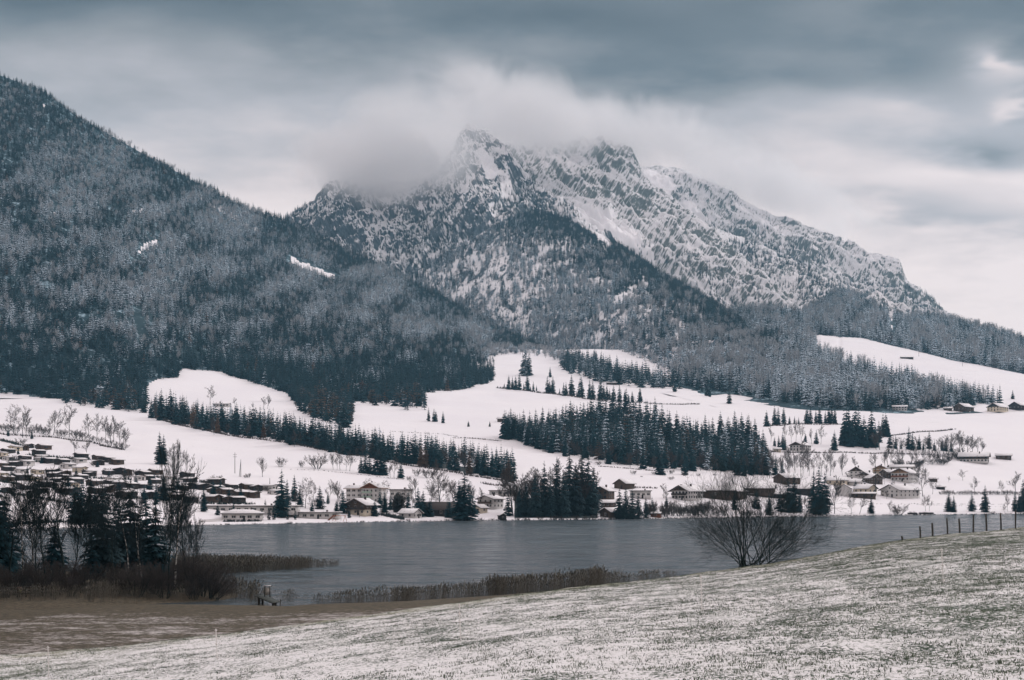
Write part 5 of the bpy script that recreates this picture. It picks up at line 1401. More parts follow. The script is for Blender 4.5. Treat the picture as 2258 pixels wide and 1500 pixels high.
def roof_slab(w, l, h, rise, ov, ovl, t0, t1, inset=0.0):
    """two sloping slabs from height offset t0 to t1 above the wall line"""
    s = rise / (w / 2); a = w / 2 + ov - inset; ll = l / 2 + ovl - inset
    V = []
    for y in (-ll, ll):
        V += [(-a, y, h - s * (a - w / 2) + t0), (0, y, h + rise + t0), (a, y, h - s * (a - w / 2) + t0), (-a, y, h - s * (a - w / 2) + t1), (0, y, h + rise + t1), (a, y, h - s * (a - w / 2) + t1)]
    Fa = [(0, 1, 4, 3), (1, 2, 5, 4), (6, 9, 10, 7), (7, 10, 11, 8), (0, 3, 9, 6), (2, 8, 11, 5), (3, 4, 10, 9), (4, 5, 11, 10), (0, 6, 7, 1), (1, 7, 8, 2)]
    return V, Fa
def window_mesh():
    V, Fa = [], []; box(V, Fa, -.5, .5, -.05, .02, -.5, .5); n = len(Fa)
    box(V, Fa, -.40, -.04, -.075, -.04, -.40, .42); box(V, Fa, .04, .40, -.075, -.04, -.40, .42)
    return np_mesh('window', V, Fa, [M['frame'], M['glass']], False, [0] * n + [1] * (len(Fa) - n))
WIN = window_mesh()
def win_dark():
    V, Fa = [], []; box(V, Fa, -.5, .5, -.06, .02, -.5, .5)
    return np_mesh('window_dark', V, Fa, [M['glass']])
WIND = win_dark()
def window(root, x, y, z, rz, ww=1.1, wh=1.3, me=None):
    o = link('window', me or WIN, root); o.location = (x, y, z); o.rotation_euler = (0, 0, rz); o.scale = (ww, 1, wh)
    return o

def house(u, v, w, l, h, rise, rz, label, cat='house', name='house', wall='plaster', gable=None, upper=None, ov=.9, floors=2, nf=3, ns=4, chim=1, balcony=None, snow=True, door=True, ll=None, sheet=None, group=None, wmesh=None, snow_t=.16):
    """gable house; front gable looks towards -y before it is turned by rz; sizes in metres"""
    w, l, h, rise = w * .88, l * .88, h * .9, rise * .9
    p = (sheet or valley).at_pixel(u, v)
    root = empty(name, (p.x, p.y, p.z - .1), rz)
    tag(root, label, cat, group)
    split = upper is not None
    h1 = h * .52 if split else h
    z0 = -1.2
    if split:
        box_obj('wall', root, M[wall], -w / 2, w / 2, -l / 2, l / 2, z0, h1)
        V, Fa = prism_wall(w + .16, l + .16, h, rise, h1 - .12); link('upper_wall', np_mesh('upper_wall', V, Fa, [M[upper]]), root)
    else:
        V, Fa = prism_wall(w, l, h, rise, z0); link('wall', np_mesh('wall', V, Fa, [M[wall]]), root)
        if gable:
            V = [(-w / 2 * .98, -l / 2 - .06, h - .1), (w / 2 * .98, -l / 2 - .06, h - .1), (0, -l / 2 - .06, h + rise * .97), (-w / 2 * .98, -l / 2 + .05, h - .1), (w / 2 * .98, -l / 2 + .05, h - .1), (0, -l / 2 + .05, h + rise * .97)]
            link('gable', np_mesh('gable', V, [(0, 1, 2), (3, 5, 4), (0, 2, 5, 3), (1, 4, 5, 2), (0, 3, 4, 1)], [M[gable]]), root)
    V, Fa = roof_slab(w, l, h, rise, ov, ov, .02, .22); rf = link('roof', np_mesh('roof', V, Fa, [M['roofing']]), root)
    if snow:
        V, Fa = roof_slab(w, l, h, rise, ov, ov, .225, .225 + snow_t, .06); link('snow_cover', np_mesh('snow_cover', V, Fa, [M['roof_snow']]), rf)
    for c in range(chim):
        V, Fa = [], []; cx = w * (.12 if c == 0 else -.18); cyy = l * (.12 if c == 0 else -.2); zt = h + rise * (1 - abs(cx) / (w / 2))
        box(V, Fa, cx - .4, cx + .4, cyy - .4, cyy + .4, zt - .4, zt + 1.5); box(V, Fa, cx - .52, cx + .52, cyy - .52, cyy + .52, zt + 1.5, zt + 1.68)
        link('chimney', np_mesh('chimney', V, Fa, [M['brick']]), rf)
    fh = h / max(1, floors)
    e = .1 if split else 0
    for f in range(floors):
        zc = fh * f + fh * .55
        for k in range(nf):
            window(root, -w / 2 + w * (k + .5) / nf, -l / 2 - e - .01, zc, 0, min(1.2, w / nf * .5), min(1.4, fh * .5), wmesh)
        for k in range(ns):
            yy_ = -l / 2 + l * (k + .5) / ns
            window(root, w / 2 + e + .01, yy_, zc, R(90), min(1.2, l / ns * .5), min(1.4, fh * .5), wmesh)
            window(root, -w / 2 - e - .01, yy_, zc, R(-90), min(1.2, l / ns * .5), min(1.4, fh * .5), wmesh)
    if nf and floors > 1 and rise > 1.6: window(root, 0, -l / 2 - .09, h + rise * .35, 0, 1.0, 1.0, wmesh)
    if door:
        d = box_obj('door', root, M['wood_dark'], w * .08, w * .08 + 1.1, -l / 2 - e - .08, -l / 2 + .02, -.2, 1.95)
    if balcony:
        for f in range(1, floors):
            zb = fh * f
            V, Fa = [], []
            box(V, Fa, -w * .46, w * .46, -l / 2 - 1.15, -l / 2 - e - .005, zb - .1, zb + .06)
            bl = link('balcony', np_mesh('balcony', V, Fa, [M['wood']]), root)
            V, Fa = [], []; box(V, Fa, -w * .46, w * .46, -l / 2 - 1.2, -l / 2 - 1.12, zb + .1, zb + 1.0)
            link('railing', np_mesh('railing', V, Fa, [M[balcony]]), bl)
    return root

def flat_house(u, v, w, l, h, rz, label, wall='plaster', name='bungalow', nwin=5, roof_h=.35, ov=.7, hip=0.0, dark_fascia=True):
    p = valley.at_pixel(u, v); root = empty(name, (p.x, p.y, p.z - .1), rz, (.92, .92, .88)); tag(root, label, 'house')
    box_obj('wall', root, M[wall], -w / 2, w / 2, -l / 2, l / 2, -1.2, h)
    a, b = w / 2 + ov, l / 2 + ov
    rf = box_obj('roof', root, M['roofing'], -a, a, -b, b, h + .003, h + roof_h)
    V = [(-a + .05, -b + .05, h + roof_h + .003), (a - .05, -b + .05, h + roof_h + .003), (a - .05, b - .05, h + roof_h + .003), (-a + .05, b - .05, h + roof_h + .003)]
    z1 = h + roof_h + .22
    V += [(x, y, z1) for x, y, z in V]
    Fa = [(0, 1, 5, 4), (1, 2, 6, 5), (2, 3, 7, 6), (3, 0, 4, 7)]
    if hip:
        V += [(-a * .45, 0, z1 + hip), (a * .45, 0, z1 + hip)]
        Fa += [(4, 5, 9, 8), (6, 7, 8, 9), (5, 6, 9), (7, 4, 8)]
    else: Fa += [(4, 5, 6, 7)]
    link('snow_cover', np_mesh('snow_cover', V, Fa, [M['roof_snow']]), rf)
    for k in range(nwin):
        window(root, -w / 2 + w * (k + .5) / nwin, -l / 2 - .01, h * .55, 0, min(2.2, w / nwin * .6), 1.3)
    for k in range(2): window(root, -w / 2 - .01, -l / 2 + l * (k + .5) / 2, h * .55, R(-90), 1.2, 1.2)
    box_obj('door', root, M['wood_dark'], w * .03, w * .03 + 1.1, -l / 2 - .08, -l / 2 + .02, -.2, 2.0)
    box_obj('chimney', rf, M['brick'], w * .2, w * .2 + .8, -.4, .4, h + roof_h, h + roof_h + 1.1 + hip)
    return root

# --- hotel: gabled block with balconies and a long wing
p = valley.at_pixel(812, 1108)
hotel = empty('hotel', (p.x, p.y, p.z - .1), R(-18), .86); tag(hotel, 'largest white building with red-brown gable and green balcony above the chalet', 'hotel')
def hotel_block(cx, w, l, h, rise, ridge_y):
    V, Fa = prism_wall(w, l, h, rise, -1.5)
    if not ridge_y: V = [(y, -x, z) for x, y, z in V]
    o = link('wall', np_mesh('wall', V, Fa, [M['plaster']]), hotel); o.location.x = cx
    V, Fa = roof_slab(w, l, h, rise, 1.3, 1.3, .02, .25)
    V2, F2 = roof_slab(w, l, h, rise, 1.3, 1.3, .253, .5, .08)
    if not ridge_y: V = [(y, -x, z) for x, y, z in V]; V2 = [(y, -x, z) for x, y, z in V2]
    rf = link('roof', np_mesh('roof', V, Fa, [M['wood_tan']]), hotel); rf.location.x = cx
    link('snow_cover', np_mesh('snow_cover', V2, F2, [M['roof_snow']]), rf)
    return rf
rf = hotel_block(4.0, 9.5, 13, 8.8, 2.4, True)
box_obj('chimney', rf, M['brick'], -2.6, -1.8, 1, 1.8, 9.6, 12.2)
rf = hotel_block(-6.2, 10, 11, 8.2, 1.5, False)
box_obj('chimney', rf, M['brick'], -3.4, -2.6, 0, .8, 9, 11.2)
V = [(-4.7 + 4, -6.56, 8.2), (4.7 + 4, -6.56, 8.2), (4.7 + 4, -6.56, 8.8), (4, -6.56, 11.1), (-4.7 + 4, -6.56, 8.8)]
V += [(x, y + .1, z) for x, y, z in V]
link('gable', np_mesh('gable', V, [(0, 1, 2, 3, 4), (9, 8, 7, 6, 5), (0, 5, 6, 1), (1, 6, 7, 2), (2, 7, 8, 3), (3, 8, 9, 4), (4, 9, 5, 0)], [M['wood_red']]), hotel)
for f in range(3):
    for x in (-10.6, -9.6, -7.4, -6.4, -3.9, -2.9): window(hotel, x, -5.01, 1.5 + 2.7 * f, 0, .85, 1.25)
    for x in (.4, 2.4, 5.0, 7.6): window(hotel, x, -6.51, 1.5 + 2.7 * f, 0, 1.0, 1.35)
for f, mt in ((1, 'green_paint'), (2, 'green_paint')):
    bl = box_obj('balcony', hotel, M['plaster'], -.6, 5.6, -7.9, -6.505, 2.75 * f - .1, 2.75 * f + .06)
    box_obj('railing', bl, M[mt], -.6, 5.6, -7.95, -7.88, 2.75 * f + .1, 2.75 * f + 1.0)
box_obj('door', hotel, M['wood_dark'], 3.2, 4.4, -6.58, -6.48, -.2, 2.0)

house(797, 1134, 12.5, 11, 5.2, 2.9, R(-28), 'white chalet with dark wooden gable and balcony below the hotel', wall='cream', upper='wood', floors=2, nf=3, ns=3, balcony='wood_dark', ov=1.4)
flat_house(700, 1143, 22, 8, 2.9, R(-4), 'long low white bungalow with flat snowy roof by the swings', nwin=6)
flat_house(535, 1146, 18.5, 10, 2.9, R(6), 'white bungalow with hipped snowy roof behind the clipped hedge', nwin=5, hip=1.7)
flat_house(556, 1130, 46, 8, 3.2, R(-2), 'very long white single-storey block behind the hipped bungalow', nwin=12, ov=.4)
flat_house(884, 1099, 10, 8, 5, R(-20), 'pale house with flat snowy roof peeping out right of the hotel', nwin=3)
house(905, 1142, 8, 9, 2.6, 2.0, R(60), 'white boathouse with steep one-sided snowy roof on the shore', 'boathouse', 'boathouse', 'plaster', floors=1, nf=3, ns=2, chim=0)
house(966, 1136, 10, 19, 3.4, 3.6, R(84), 'long dark brown barn with steep roof behind the shore trees', 'barn', 'barn', 'wood_dark', floors=1, nf=2, ns=4, chim=0, snow=False)
house(1082, 1120, 10.5, 11, 5.2, 1.7, R(-32), 'white two-storey house with grey balcony left of the lakeside grove', wall='plaster', floors=2, nf=3, ns=3, balcony='wood', ov=1.2)
house(1058, 1130, 6, 6.5, 2.7, 1.5, R(-35), 'small cream garage with big doors below the white two-storey house', 'garage', 'garage', 'cream', floors=1, nf=1, ns=1, chim=0)
house(1107, 1146, 3.6, 3.8, 2.2, 1.0, R(20), 'tiny dark boat hut on the far shoreline', 'hut', 'boat_hut', 'wood_dark', floors=1, nf=1, ns=0, chim=0, ov=.3)
flat_house(1108, 1093, 15, 8, 3.0, R(5), 'flat-roofed pale house half hidden behind the lakeside grove', nwin=4)
house(1377, 1077, 9, 11, 3.4, 2.6, R(-38), 'brown wooden field barn with snowy gable roof on the slope', 'barn', 'field_barn', 'wood', floors=1, nf=0, ns=0, chim=0)
house(1331, 1101, 10, 12, 5.2, 2.5, R(-24), 'brown chalet with snowy roof right of the lakeside grove', 'house', 'house', 'wood', floors=2, nf=3, ns=3, balcony='wood_dark', wmesh=WIND)
house(1290, 1133, 8, 9, 3.2, 2.8, R(-30), 'dark boathouse with patchy snowy roof inside the lakeside grove', 'boathouse', 'boathouse', 'wood_dark', floors=1, nf=1, ns=1, chim=0)
house(1350, 1140, 8.5, 11, 3.0, 2.0, R(-48), 'brown boathouse beside the dark shore clump', 'boathouse', 'boathouse', 'wood', floors=1, nf=1, ns=1, chim=0)
house(1447, 1140, 5.0, 5.6, 1.9, .7, R(75), 'small red-brown bathing hut on the shore', 'hut', 'bathing_hut', 'wood_red', floors=1, nf=1, ns=1, chim=0, ov=.4)
house(1342, 1118, 9, 8, 2.6, 1.4, R(80), 'low house with bright snowy roof between two boathouses', 'house', 'house', 'wood', floors=1, nf=2, ns=3, chim=0)
flat_house(1412, 1098, 12, 9, 4.4, R(0), 'white house with flat snowy roof and chimney behind the shore clump', nwin=4)
house(1515, 1101, 13, 16, 5.6, 3.1, R(-42), 'large white farmhouse with many small windows and wooden gable', 'farmhouse', 'farmhouse', 'plaster', gable='wood', floors=2, nf=5, ns=6, chim=2, ov=1.6, balcony='wood_dark', wmesh=WIND)
house(1578, 1098, 13, 24, 5.0, 2.6, R(80), 'brown wooden stable wing joined behind the white farmhouse', 'barn', 'barn', 'wood', floors=1, nf=0, ns=3, chim=0)
house(1612, 1098, 15, 18, 4.5, 3.6, R(-30), 'broad brown barn with big gable beside the stable wing', 'barn', 'barn', 'wood', floors=1, nf=0, ns=2, chim=0)
house(1652, 1090, 14, 34, 4.2, 3.0, R(74), 'longest brown barn with white roof behind the near shrub', 'barn', 'barn', 'wood', floors=1, nf=0, ns=0, chim=0)
house(1735, 1066, 12, 16, 4.2, 2.8, R(-52), 'brown barn with snowy roof at the end of the bare row', 'barn', 'barn', 'wood', floors=1, nf=0, ns=2, chim=0)
house(1768, 1090, 11, 15, 4.0, 2.4, R(66), 'open dark cart shed behind the tallest shore spruces', 'shed', 'cart_shed', 'wood_dark', floors=1, nf=0, ns=0, chim=0)
house(1700, 1096, 8, 30, 2.0, 1.0, R(86), 'low dark lean-to below the longest barn', 'shed', 'lean_to', 'wood_dark', floors=1, nf=0, ns=0, chim=0)
# village
house(1889, 1052, 10, 11, 4.6, 3.2, R(-20), 'white house with pale gable at the upper left of the village', 'house', 'house', 'plaster', gable='wood', floors=2, nf=3, ns=3)
house(1940, 1046, 11, 11, 4.4, 2.6, R(-12), 'tan house with snowy gable roof at the top of the village', 'house', 'house', 'cream', gable='wood_tan', floors=2, nf=3, ns=3, balcony='wood_tan')
house(1912, 1060, 11, 12, 4.0, 2.6, R(-38), 'village house with twin snowy roofs below the white gable house', 'house', 'house', 'plaster', gable='wood', floors=2, nf=3, ns=3)
house(1926, 1066, 10, 10, 4.2, 2.8, R(14), 'dark gabled house with big window in the village centre', 'house', 'house', 'wood', floors=2, nf=4, ns=3, wmesh=WIN)
house(1961, 1054, 9, 10, 4.6, 2.0, R(-70), 'brown sided house left of the village inn', 'house', 'house', 'wood', floors=2, nf=2, ns=3)
house(1994, 1061, 15, 17, 6.4, 3.2, R(-38), 'village inn with two rows of flower balconies and wide snowy roof', 'inn', 'inn', 'plaster', gable='wood_tan', floors=2, nf=5, ns=6, balcony='wood_red', ov=1.7, chim=2)
house(1988, 1039, 10, 20, 3.4, 1.6, R(85), 'long snowy roof just behind the village inn', 'house', 'house', 'plaster', floors=1, nf=2, ns=4)
house(1862, 1092, 10, 12, 4.6, 2.9, R(-16), 'plain white gabled barn without windows at the village front', 'barn', 'barn', 'plaster', floors=1, nf=0, ns=0, chim=0, door=False)
house(1908, 1088, 10, 13, 3.6, 2.6, R(38), 'village house with long roof sloping to the shed', 'house', 'house', 'cream', floors=1, nf=2, ns=3)
house(1985, 1096, 16, 24, 5.2, 3.4, R(-52), 'big house with huge snowy roof and cream walls at the village front', 'house', 'house', 'plaster', floors=2, nf=4, ns=5, chim=2, ov=1.3)
house(1904, 1098, 6.5, 16, 3.0, .8, R(84), 'open brown timber shed on the village edge', 'shed', 'timber_shed', 'wood', floors=1, nf=0, ns=3, chim=0, ov=.8, wmesh=WIND)
house(1845, 1068, 9, 15, 3.0, 1.8, R(80), 'low pale house behind the plain white barn', 'house', 'house', 'cream', floors=1, nf=2, ns=3)
house(1882, 1070, 8, 12, 2.6, 1.8, R(60), 'snowy-roofed outhouse in the village centre', 'outhouse', 'outhouse', 'plaster', floors=1, nf=1, ns=2)
house(2058, 1062, 5, 6, 2.2, .8, R(75), 'small hut with flat roof beyond the inn', 'hut', 'hut', 'wood', floors=1, nf=0, ns=0, chim=0)
house(2074, 1079, 4, 6, 1.8, .5, R(80), 'tiny low shed on the snow beyond the big roofed house', 'shed', 'shed', 'wood_dark', floors=1, nf=0, ns=0, chim=0)
# farms higher up
house(1765, 994, 12, 16, 4.6, 2.6, R(-40), 'white farmhouse with wooden barn end on the terrace', 'farmhouse', 'farmhouse', 'plaster', gable='wood', floors=2, nf=4, ns=5, wmesh=WIND)
house(1714, 996, 5, 6, 2.2, .8, R(80), 'small cream shed beside the terrace farmhouse', 'shed', 'shed', 'cream', floors=1, nf=0, ns=1, chim=0)
house(2148, 1019, 13, 24, 5.2, 3.2, R(66), 'long farm with big snowy roof below the thicket', 'farmhouse', 'farmhouse', 'plaster', upper='wood', floors=2, nf=3, ns=8, chim=2, wmesh=WIND, ov=1.4)
house(2213, 1012, 8, 13, 3.0, 1.6, R(70), 'low outbuilding with snowy roof right of the long farm', 'barn', 'barn', 'wood', floors=1, nf=0, ns=3, chim=0)
house(1984, 906, 10, 16, 4.4, 1.6, R(76), 'farmhouse with dark balcony at the edge of the hill wood', 'farmhouse', 'farmhouse', 'plaster', floors=2, nf=3, ns=5, wmesh=WIND)
house(2125, 906, 14, 22, 4.2, 4.0, R(-46), 'first of the upper farms with dark gable and long snowy roof', 'farmhouse', 'farmhouse', 'wood', floors=1, nf=3, ns=4, chim=0)
house(2200, 907, 15, 22, 4.6, 4.4, R(-46), 'upper farm with cream walls and dark gable', 'farmhouse', 'farmhouse', 'cream', gable='wood_dark', floors=2, nf=4, ns=5, chim=0, wmesh=WIND)
house(2246, 903, 15, 18, 4.4, 4.0, R(-50), 'last dark-gabled upper farm beside the lone spruce', 'farmhouse', 'farmhouse', 'wood_dark', floors=1, nf=3, ns=3, chim=0)
house(2090, 905, 6, 9, 2.4, 1.2, R(70), 'small snowy shed before the upper farms', 'shed', 'shed', 'wood', floors=1, nf=0, ns=1, chim=0)
house(489, 897, 7, 16, 2.6, .9, R(86), 'long low field barn on the upper left snowfield', 'barn', 'field_barn', 'plaster', floors=1, nf=0, ns=5, chim=1, wmesh=WIND, ov=.6)
house(1107, 930, 5.5, 7.5, 2.8, 1.4, R(70), 'little brown field barn at the tip of the knoll wood', 'barn', 'field_barn', 'wood', floors=1, nf=0, ns=0, chim=0)
house(1349, 848, 6, 13, 2.2, 1.2, R(84), 'low hay hut under the tip of the upper wood', 'hut', 'hay_hut', 'wood', floors=1, nf=0, ns=0, chim=0)
house(1957, 752, 8, 11, 4.6, 1.8, R(80), 'chalet at the top edge of the high meadow', 'chalet', 'chalet', 'plaster', upper='wood_dark', floors=2, nf=2, ns=4, sheet=sheet6, wmesh=WIND)
house(2000, 791, 7, 18, 1.9, 1.0, R(82), 'low snow-covered cowshed in the middle of the high meadow', 'barn', 'cowshed', 'wood_dark', floors=1, nf=0, ns=0, chim=0, sheet=sheet6)
house(2140, 795, 6, 12, 2.2, 1.2, R(66), 'dark hay hut at the right end of the high meadow', 'hut', 'hay_hut', 'wood_dark', floors=1, nf=0, ns=0, chim=0, sheet=sheet6)
house(2, 876, 6, 9, 2.4, 1.2, R(84), 'hut at the far end of the lower snowfield under the mountain wood', 'hut', 'hut', 'wood', floors=1, nf=0, ns=0, chim=0)

# --- holiday cabins on the slope
def cabin_set(wall, seed):
    r = random.Random(seed); w, l, h, rise = 4.6 + r.random(), 6.0 + 1.2 * r.random(), 1.9 + .3 * r.random(), .55 + .3 * r.random()
    V, Fa = prism_wall(w, l, h, rise, -1.4); a = np_mesh('cabin_wall', V, Fa, [M[wall]])
    V, Fa = roof_slab(w, l, h, rise, .45, .7, .02, .16); b = np_mesh('cabin_roof', V, Fa, [M['roofing']])
    V, Fa = roof_slab(w, l, h, rise, .45, .7, .163, .25, .22); c = np_mesh('cabin_snow', V, Fa, [M['roof_snow']])
    V, Fa = [], []; box(V, Fa, -w * .32, -w * .05, -l / 2 - .05, -l / 2 + .02, .7, 1.5); d = np_mesh('cabin_window', V, Fa, [M['glass']])
    V, Fa = [], []; box(V, Fa, w * .12, w * .12 + .85, -l / 2 - .05, -l / 2 + .02, -.1, 1.75); e = np_mesh('cabin_door', V, Fa, [M['wood_dark']])
    V, Fa = [], []; box(V, Fa, w / 2 - .02, w / 2 + .05, -l * .25, l * .1, .7, 1.5); f = np_mesh('cabin_side_window', V, Fa, [M['glass']])
    return a, b, c, d, e, f
CAB = {'dark': [cabin_set('wood_dark', 1), cabin_set('wood_dark', 2), cabin_set('wood_dark', 3)], 'brown': [cabin_set('wood', 4), cabin_set('wood', 5)], 'pale': [cabin_set('plaster', 6), cabin_set('cream', 7)]}
CLAB = {'dark': 'dark wooden holiday cabin with snowy roof', 'brown': 'brown wooden holiday cabin with snowy roof', 'pale': 'pale-walled holiday cabin with snowy roof'}
rc = random.Random(5)
def cabin(u, v, kind):
    p = valley.at_pixel(u, v); s = rc.choice(CAB[kind])
    root = empty('holiday_cabin', (p.x, p.y, p.z + .15), R(rc.choice((-34, -28, -42, -24, 30, 62)) + rc.uniform(-8, 8)), rc.uniform(.75, 1.1))
    zone = 'just below the hedgerow trees' if v < 1020 and u < 230 else ('above the sloping dark hedge' if u < 230 else ('below the lone pair of spruces' if u < 430 and v < 1072 else ('above the shore spruces' if u < 430 else ('near the utility poles' if v < 1082 else 'just above the long white block'))))
    tag(root, CLAB[kind] + ' ' + zone, 'cabin', kind + ' holiday cabins on the slope')
    link('wall', s[0], root); rf = link('roof', s[1], root); link('snow_cover', s[2], rf)
    link('window', s[3], root); link('door', s[4], root); link('window', s[5], root)
row = 0; v = 988.0; ncab = 0
while v < 1108:
    ul = 2 + (row % 2) * 13
    while ul < 640:
        vt = float(np.interp(ul, [0, 90, 150, 250, 300, 350, 440, 520, 600, 640], [980, 988, 1004, 1018, 1034, 1046, 1050, 1066, 1082, 1098])); vb = float(np.interp(ul, [0, 250, 450, 600, 640], [1086, 1098, 1114, 1106, 1106]))
        vj = v + rc.uniform(-7, 7)
        if vt < vj < vb and rc.random() < .74 and not (285 < ul < 300 and vj < 1050):
            q = rc.random(); cabin(ul + rc.uniform(-4, 4), vj, 'dark' if q < .55 else ('brown' if q < .82 else 'pale')); ncab += 1
        ul += rc.uniform(21, 40)
    v += 10.5; row += 1
print('CABINS', ncab)

# --- poles and small things beyond the lake
def utility_pole(u, v, hp, label, arms=1, sheet=None, lattice=False):
    p = (sheet or valley).at_pixel(u, v); h = hp * p.y / F
    root = empty('utility_pole', (p.x, p.y, p.z - .3)); tag(root, label, 'pole')
    V, Fa = [], []; tube(V, Fa, [Vector((0, 0, 0)), Vector((0, 0, h * .5)), Vector((0, 0, h))], [.20, .17, .12], 6); link('pole', np_mesh('pole', V, Fa, [M['bark']], True), root)
    if lattice:
        V, Fa = [], []
        tube(V, Fa, [Vector((-.9, 0, 0)), Vector((0, 0, h * .92))], [.15, .1], 5); link('brace', np_mesh('brace', V, Fa, [M['bark']], True), root)
    for k in range(arms):
        ca = box_obj('crossarm', root, M['bark'], -1.1, 1.1, -.07, .07, h * (.9 - .1 * k) - .07, h * (.9 - .1 * k) + .07)
        for x in (-.95, 0, .95): box_obj('insulator', ca, M['frame'], x - .06, x + .06, -.06, .06, h * (.9 - .1 * k) + .073, h * (.9 - .1 * k) + .3)
utility_pole(518, 1044, 47, 'tall utility pole with crossarms on the lower snowfield', 2)
utility_pole(531, 1052, 40, 'braced double-leg utility pole beside the tall one', 0, lattice=True)
utility_pole(595, 1081, 28, 'short plain pole above the last cabins', 0)
utility_pole(1931, 1094, 68, 'tall bare pole standing in front of the village houses', 0)
utility_pole(2026, 786, 13, 'ski-lift pole with crossarm in the middle of the high meadow', 1, sheet6)
utility_pole(2122, 808, 14, 'ski-lift pole near the dark hay hut on the high meadow', 1, sheet6)
# swing and slide
p = valley.at_pixel(748, 1150); sw = empty('playground_swing', (p.x, p.y, p.z)); tag(sw, 'orange wooden swing frame with slide on the far lawn', 'playground')
def stick(nm, par, a, b, rad, mat):
    V, Fa = [], []; tube(V, Fa, [Vector(a), Vector(b)], [rad, rad], 6); return link(nm, np_mesh(nm, V, Fa, [mat], True), par)
M['orange'] = mat_plain('orange_wood', (0.42, 0.16, 0.08), .2, 2)
for x in (-2.2, 2.6):
    stick('leg', sw, (x - .7, -.6, 0), (x, 0, 2.5), .10, M['orange']); stick('leg', sw, (x + .7, .6, 0), (x, 0, 2.5), .10, M['orange'])
stick('crossbeam', sw, (-2.5, 0, 2.5), (2.9, 0, 2.5), .12, M['orange'])
for x in (-1, .8):
    s_ = box_obj('seat', sw, M['wood_dark'], x - .3, x + .3, -.15, .15, .55, .62); stick('rope', s_, (x - .28, 0, .62), (x - .28, 0, 2.5), .02, M['bark']); stick('rope', s_, (x + .28, 0, .62), (x + .28, 0, 2.5), .02, M['bark'])
V, Fa = [], []; box(V, Fa, -.35, .35, -.03, .03, 0, 3.6); o = link('slide', np_mesh('slide', V, Fa, [M['wood_red']]), sw); o.location = (-5.2, 0, .15); o.rotation_euler = (0, R(48), 0)
box_obj('tower', sw, M['wood'], -2.6, -1.6, -.5, .5, 1.3, 1.45)
# snowy bench-like picnic hedges on the far shore: upturned boats
V, Fa = [], []
for k in range(7):
    t_ = k / 6; wd = .75 * math.sin(math.pi * (.12 + .82 * t_)); 
    V += [(-2.2 + 4.4 * t_, -wd, 0), (-2.2 + 4.4 * t_, -wd * .6, .55), (-2.2 + 4.4 * t_, 0, .75), (-2.2 + 4.4 * t_, wd * .6, .55), (-2.2 + 4.4 * t_, wd, 0)]
for k in range(6):
    for s in range(4): Fa.append((k * 5 + s, k * 5 + s + 1, k * 5 + s + 6, k * 5 + s + 5))
HULL = np_mesh('hull', V, Fa, [M['wood_dark']], True)
for (u, v) in ((2012, 1134.5), (2036, 1134), (2048, 1134)):
    p = valley.at_pixel(u, v); b_ = empty('rowing_boat', (p.x, p.y, p.z), rc.uniform(-.3, .3), 1.3); tag(b_, 'dark upturned rowing boat on the far shore below the village', 'boat', 'upturned boats')
    link('hull', HULL, b_); V, Fa = [], []; tube(V, Fa, [Vector((-2.1, 0, .76)), Vector((2.1, 0, .76))], [.05, .05], 5); link('keel', np_mesh('keel', V, Fa, [M['bark']]), b_)
# picket fence by the long block
p0 = valley.at_pixel(438, 1152); p1 = valley.at_pixel(490, 1150)
fe = empty('garden_fence', p0); tag(fe, 'low pale picket fence beside the clipped hedge', 'fence')
PICK = np_mesh('picket', *(lambda V, Fa: (box(V, Fa, -.08, .08, -.03, .03, -.2, 1.1), V, Fa)[1:])([], []), [M['frame']])
for k in range(34):
    q = p0.lerp(p1, k / 33); o = link('picket', PICK, fe); o.location = Vector((q.x, q.y, valley.z_at(q.x, q.y))) - p0
# ------------------------------------------------------------------ things on the near side
def mat_birch():
    m, t, b = new_mat('birch_bark')
    oc = obj_co(t)
    n = t.noise(t.scale(oc, (6, 6, 14)), 2.2, 3.0, .6)
    t.put(b.inputs['Base Color'], t.mix(t.ramp(n, .44, .56), (0.06, 0.055, 0.05), (0.55, 0.53, 0.50)))
    return m
M['birch'] = mat_birch()
M['moss_bark'] = mat_plain('mossy_bark', (0.022, 0.038, 0.037), .35, 4.0, .9, (2, 2, .4))
M['post'] = mat_plain('weathered_post', (0.062, 0.058, 0.052), .35, 4.0, .9, (3, 3, .3))
M['wire'] = mat_plain('wire', (0.10, 0.11, 0.11), .1, 3, .5)
M['white_pole'] = mat_plain('white_plastic', (0.78, 0.74, 0.72), .06, 3, .5)

# fence along the brow of the field
POSTS = [(1991, 1185, 9, -.30), (2030, 1184.5, 26, -.06), (2057, 1181, 29, -.05), (2090, 1178.5, 36, -.06), (2117, 1173.5, 32, -.07), (2146, 1171.5, 40, .02), (2176, 1168.5, 38, -.05), (2208, 1165.5, 38, -.05), (2239, 1163.5, 39, .02), (2273, 1161.5, 39, -.03), (2308, 1158.5, 39, -.03)]
def brow_pt(u):
    Y = float(ip(FE_Y, np.array([u]))[0][0]) + 1.0; x = (u - U0) / F * Y
    return Vector((x, Y, near.z_at(x, Y)))
b0 = brow_pt(2100)
fence = empty('wire_fence', b0); tag(fence, 'weathered wooden post and wire fence along the brow of the near field', 'fence')
tops = []
for k, (u, v, hp, ln) in enumerate(POSTS):
    q = brow_pt(u); h = hp * q.y / F
    V, Fa = [], []; r_ = .055 + .02 * random.random()
    tube(V, Fa, [Vector((0, 0, -.5)), Vector((ln * h * .5, 0, h * .5)), Vector((ln * h, .02, h)), Vector((ln * h, .02, h + .03))], [r_, r_ * .97, r_ * .93, r_ * .3], 7)
    o = link('post', np_mesh('post', V, Fa, [M['post']], False), fence); o.location = q - b0
    tops.append((q - b0, h, ln))
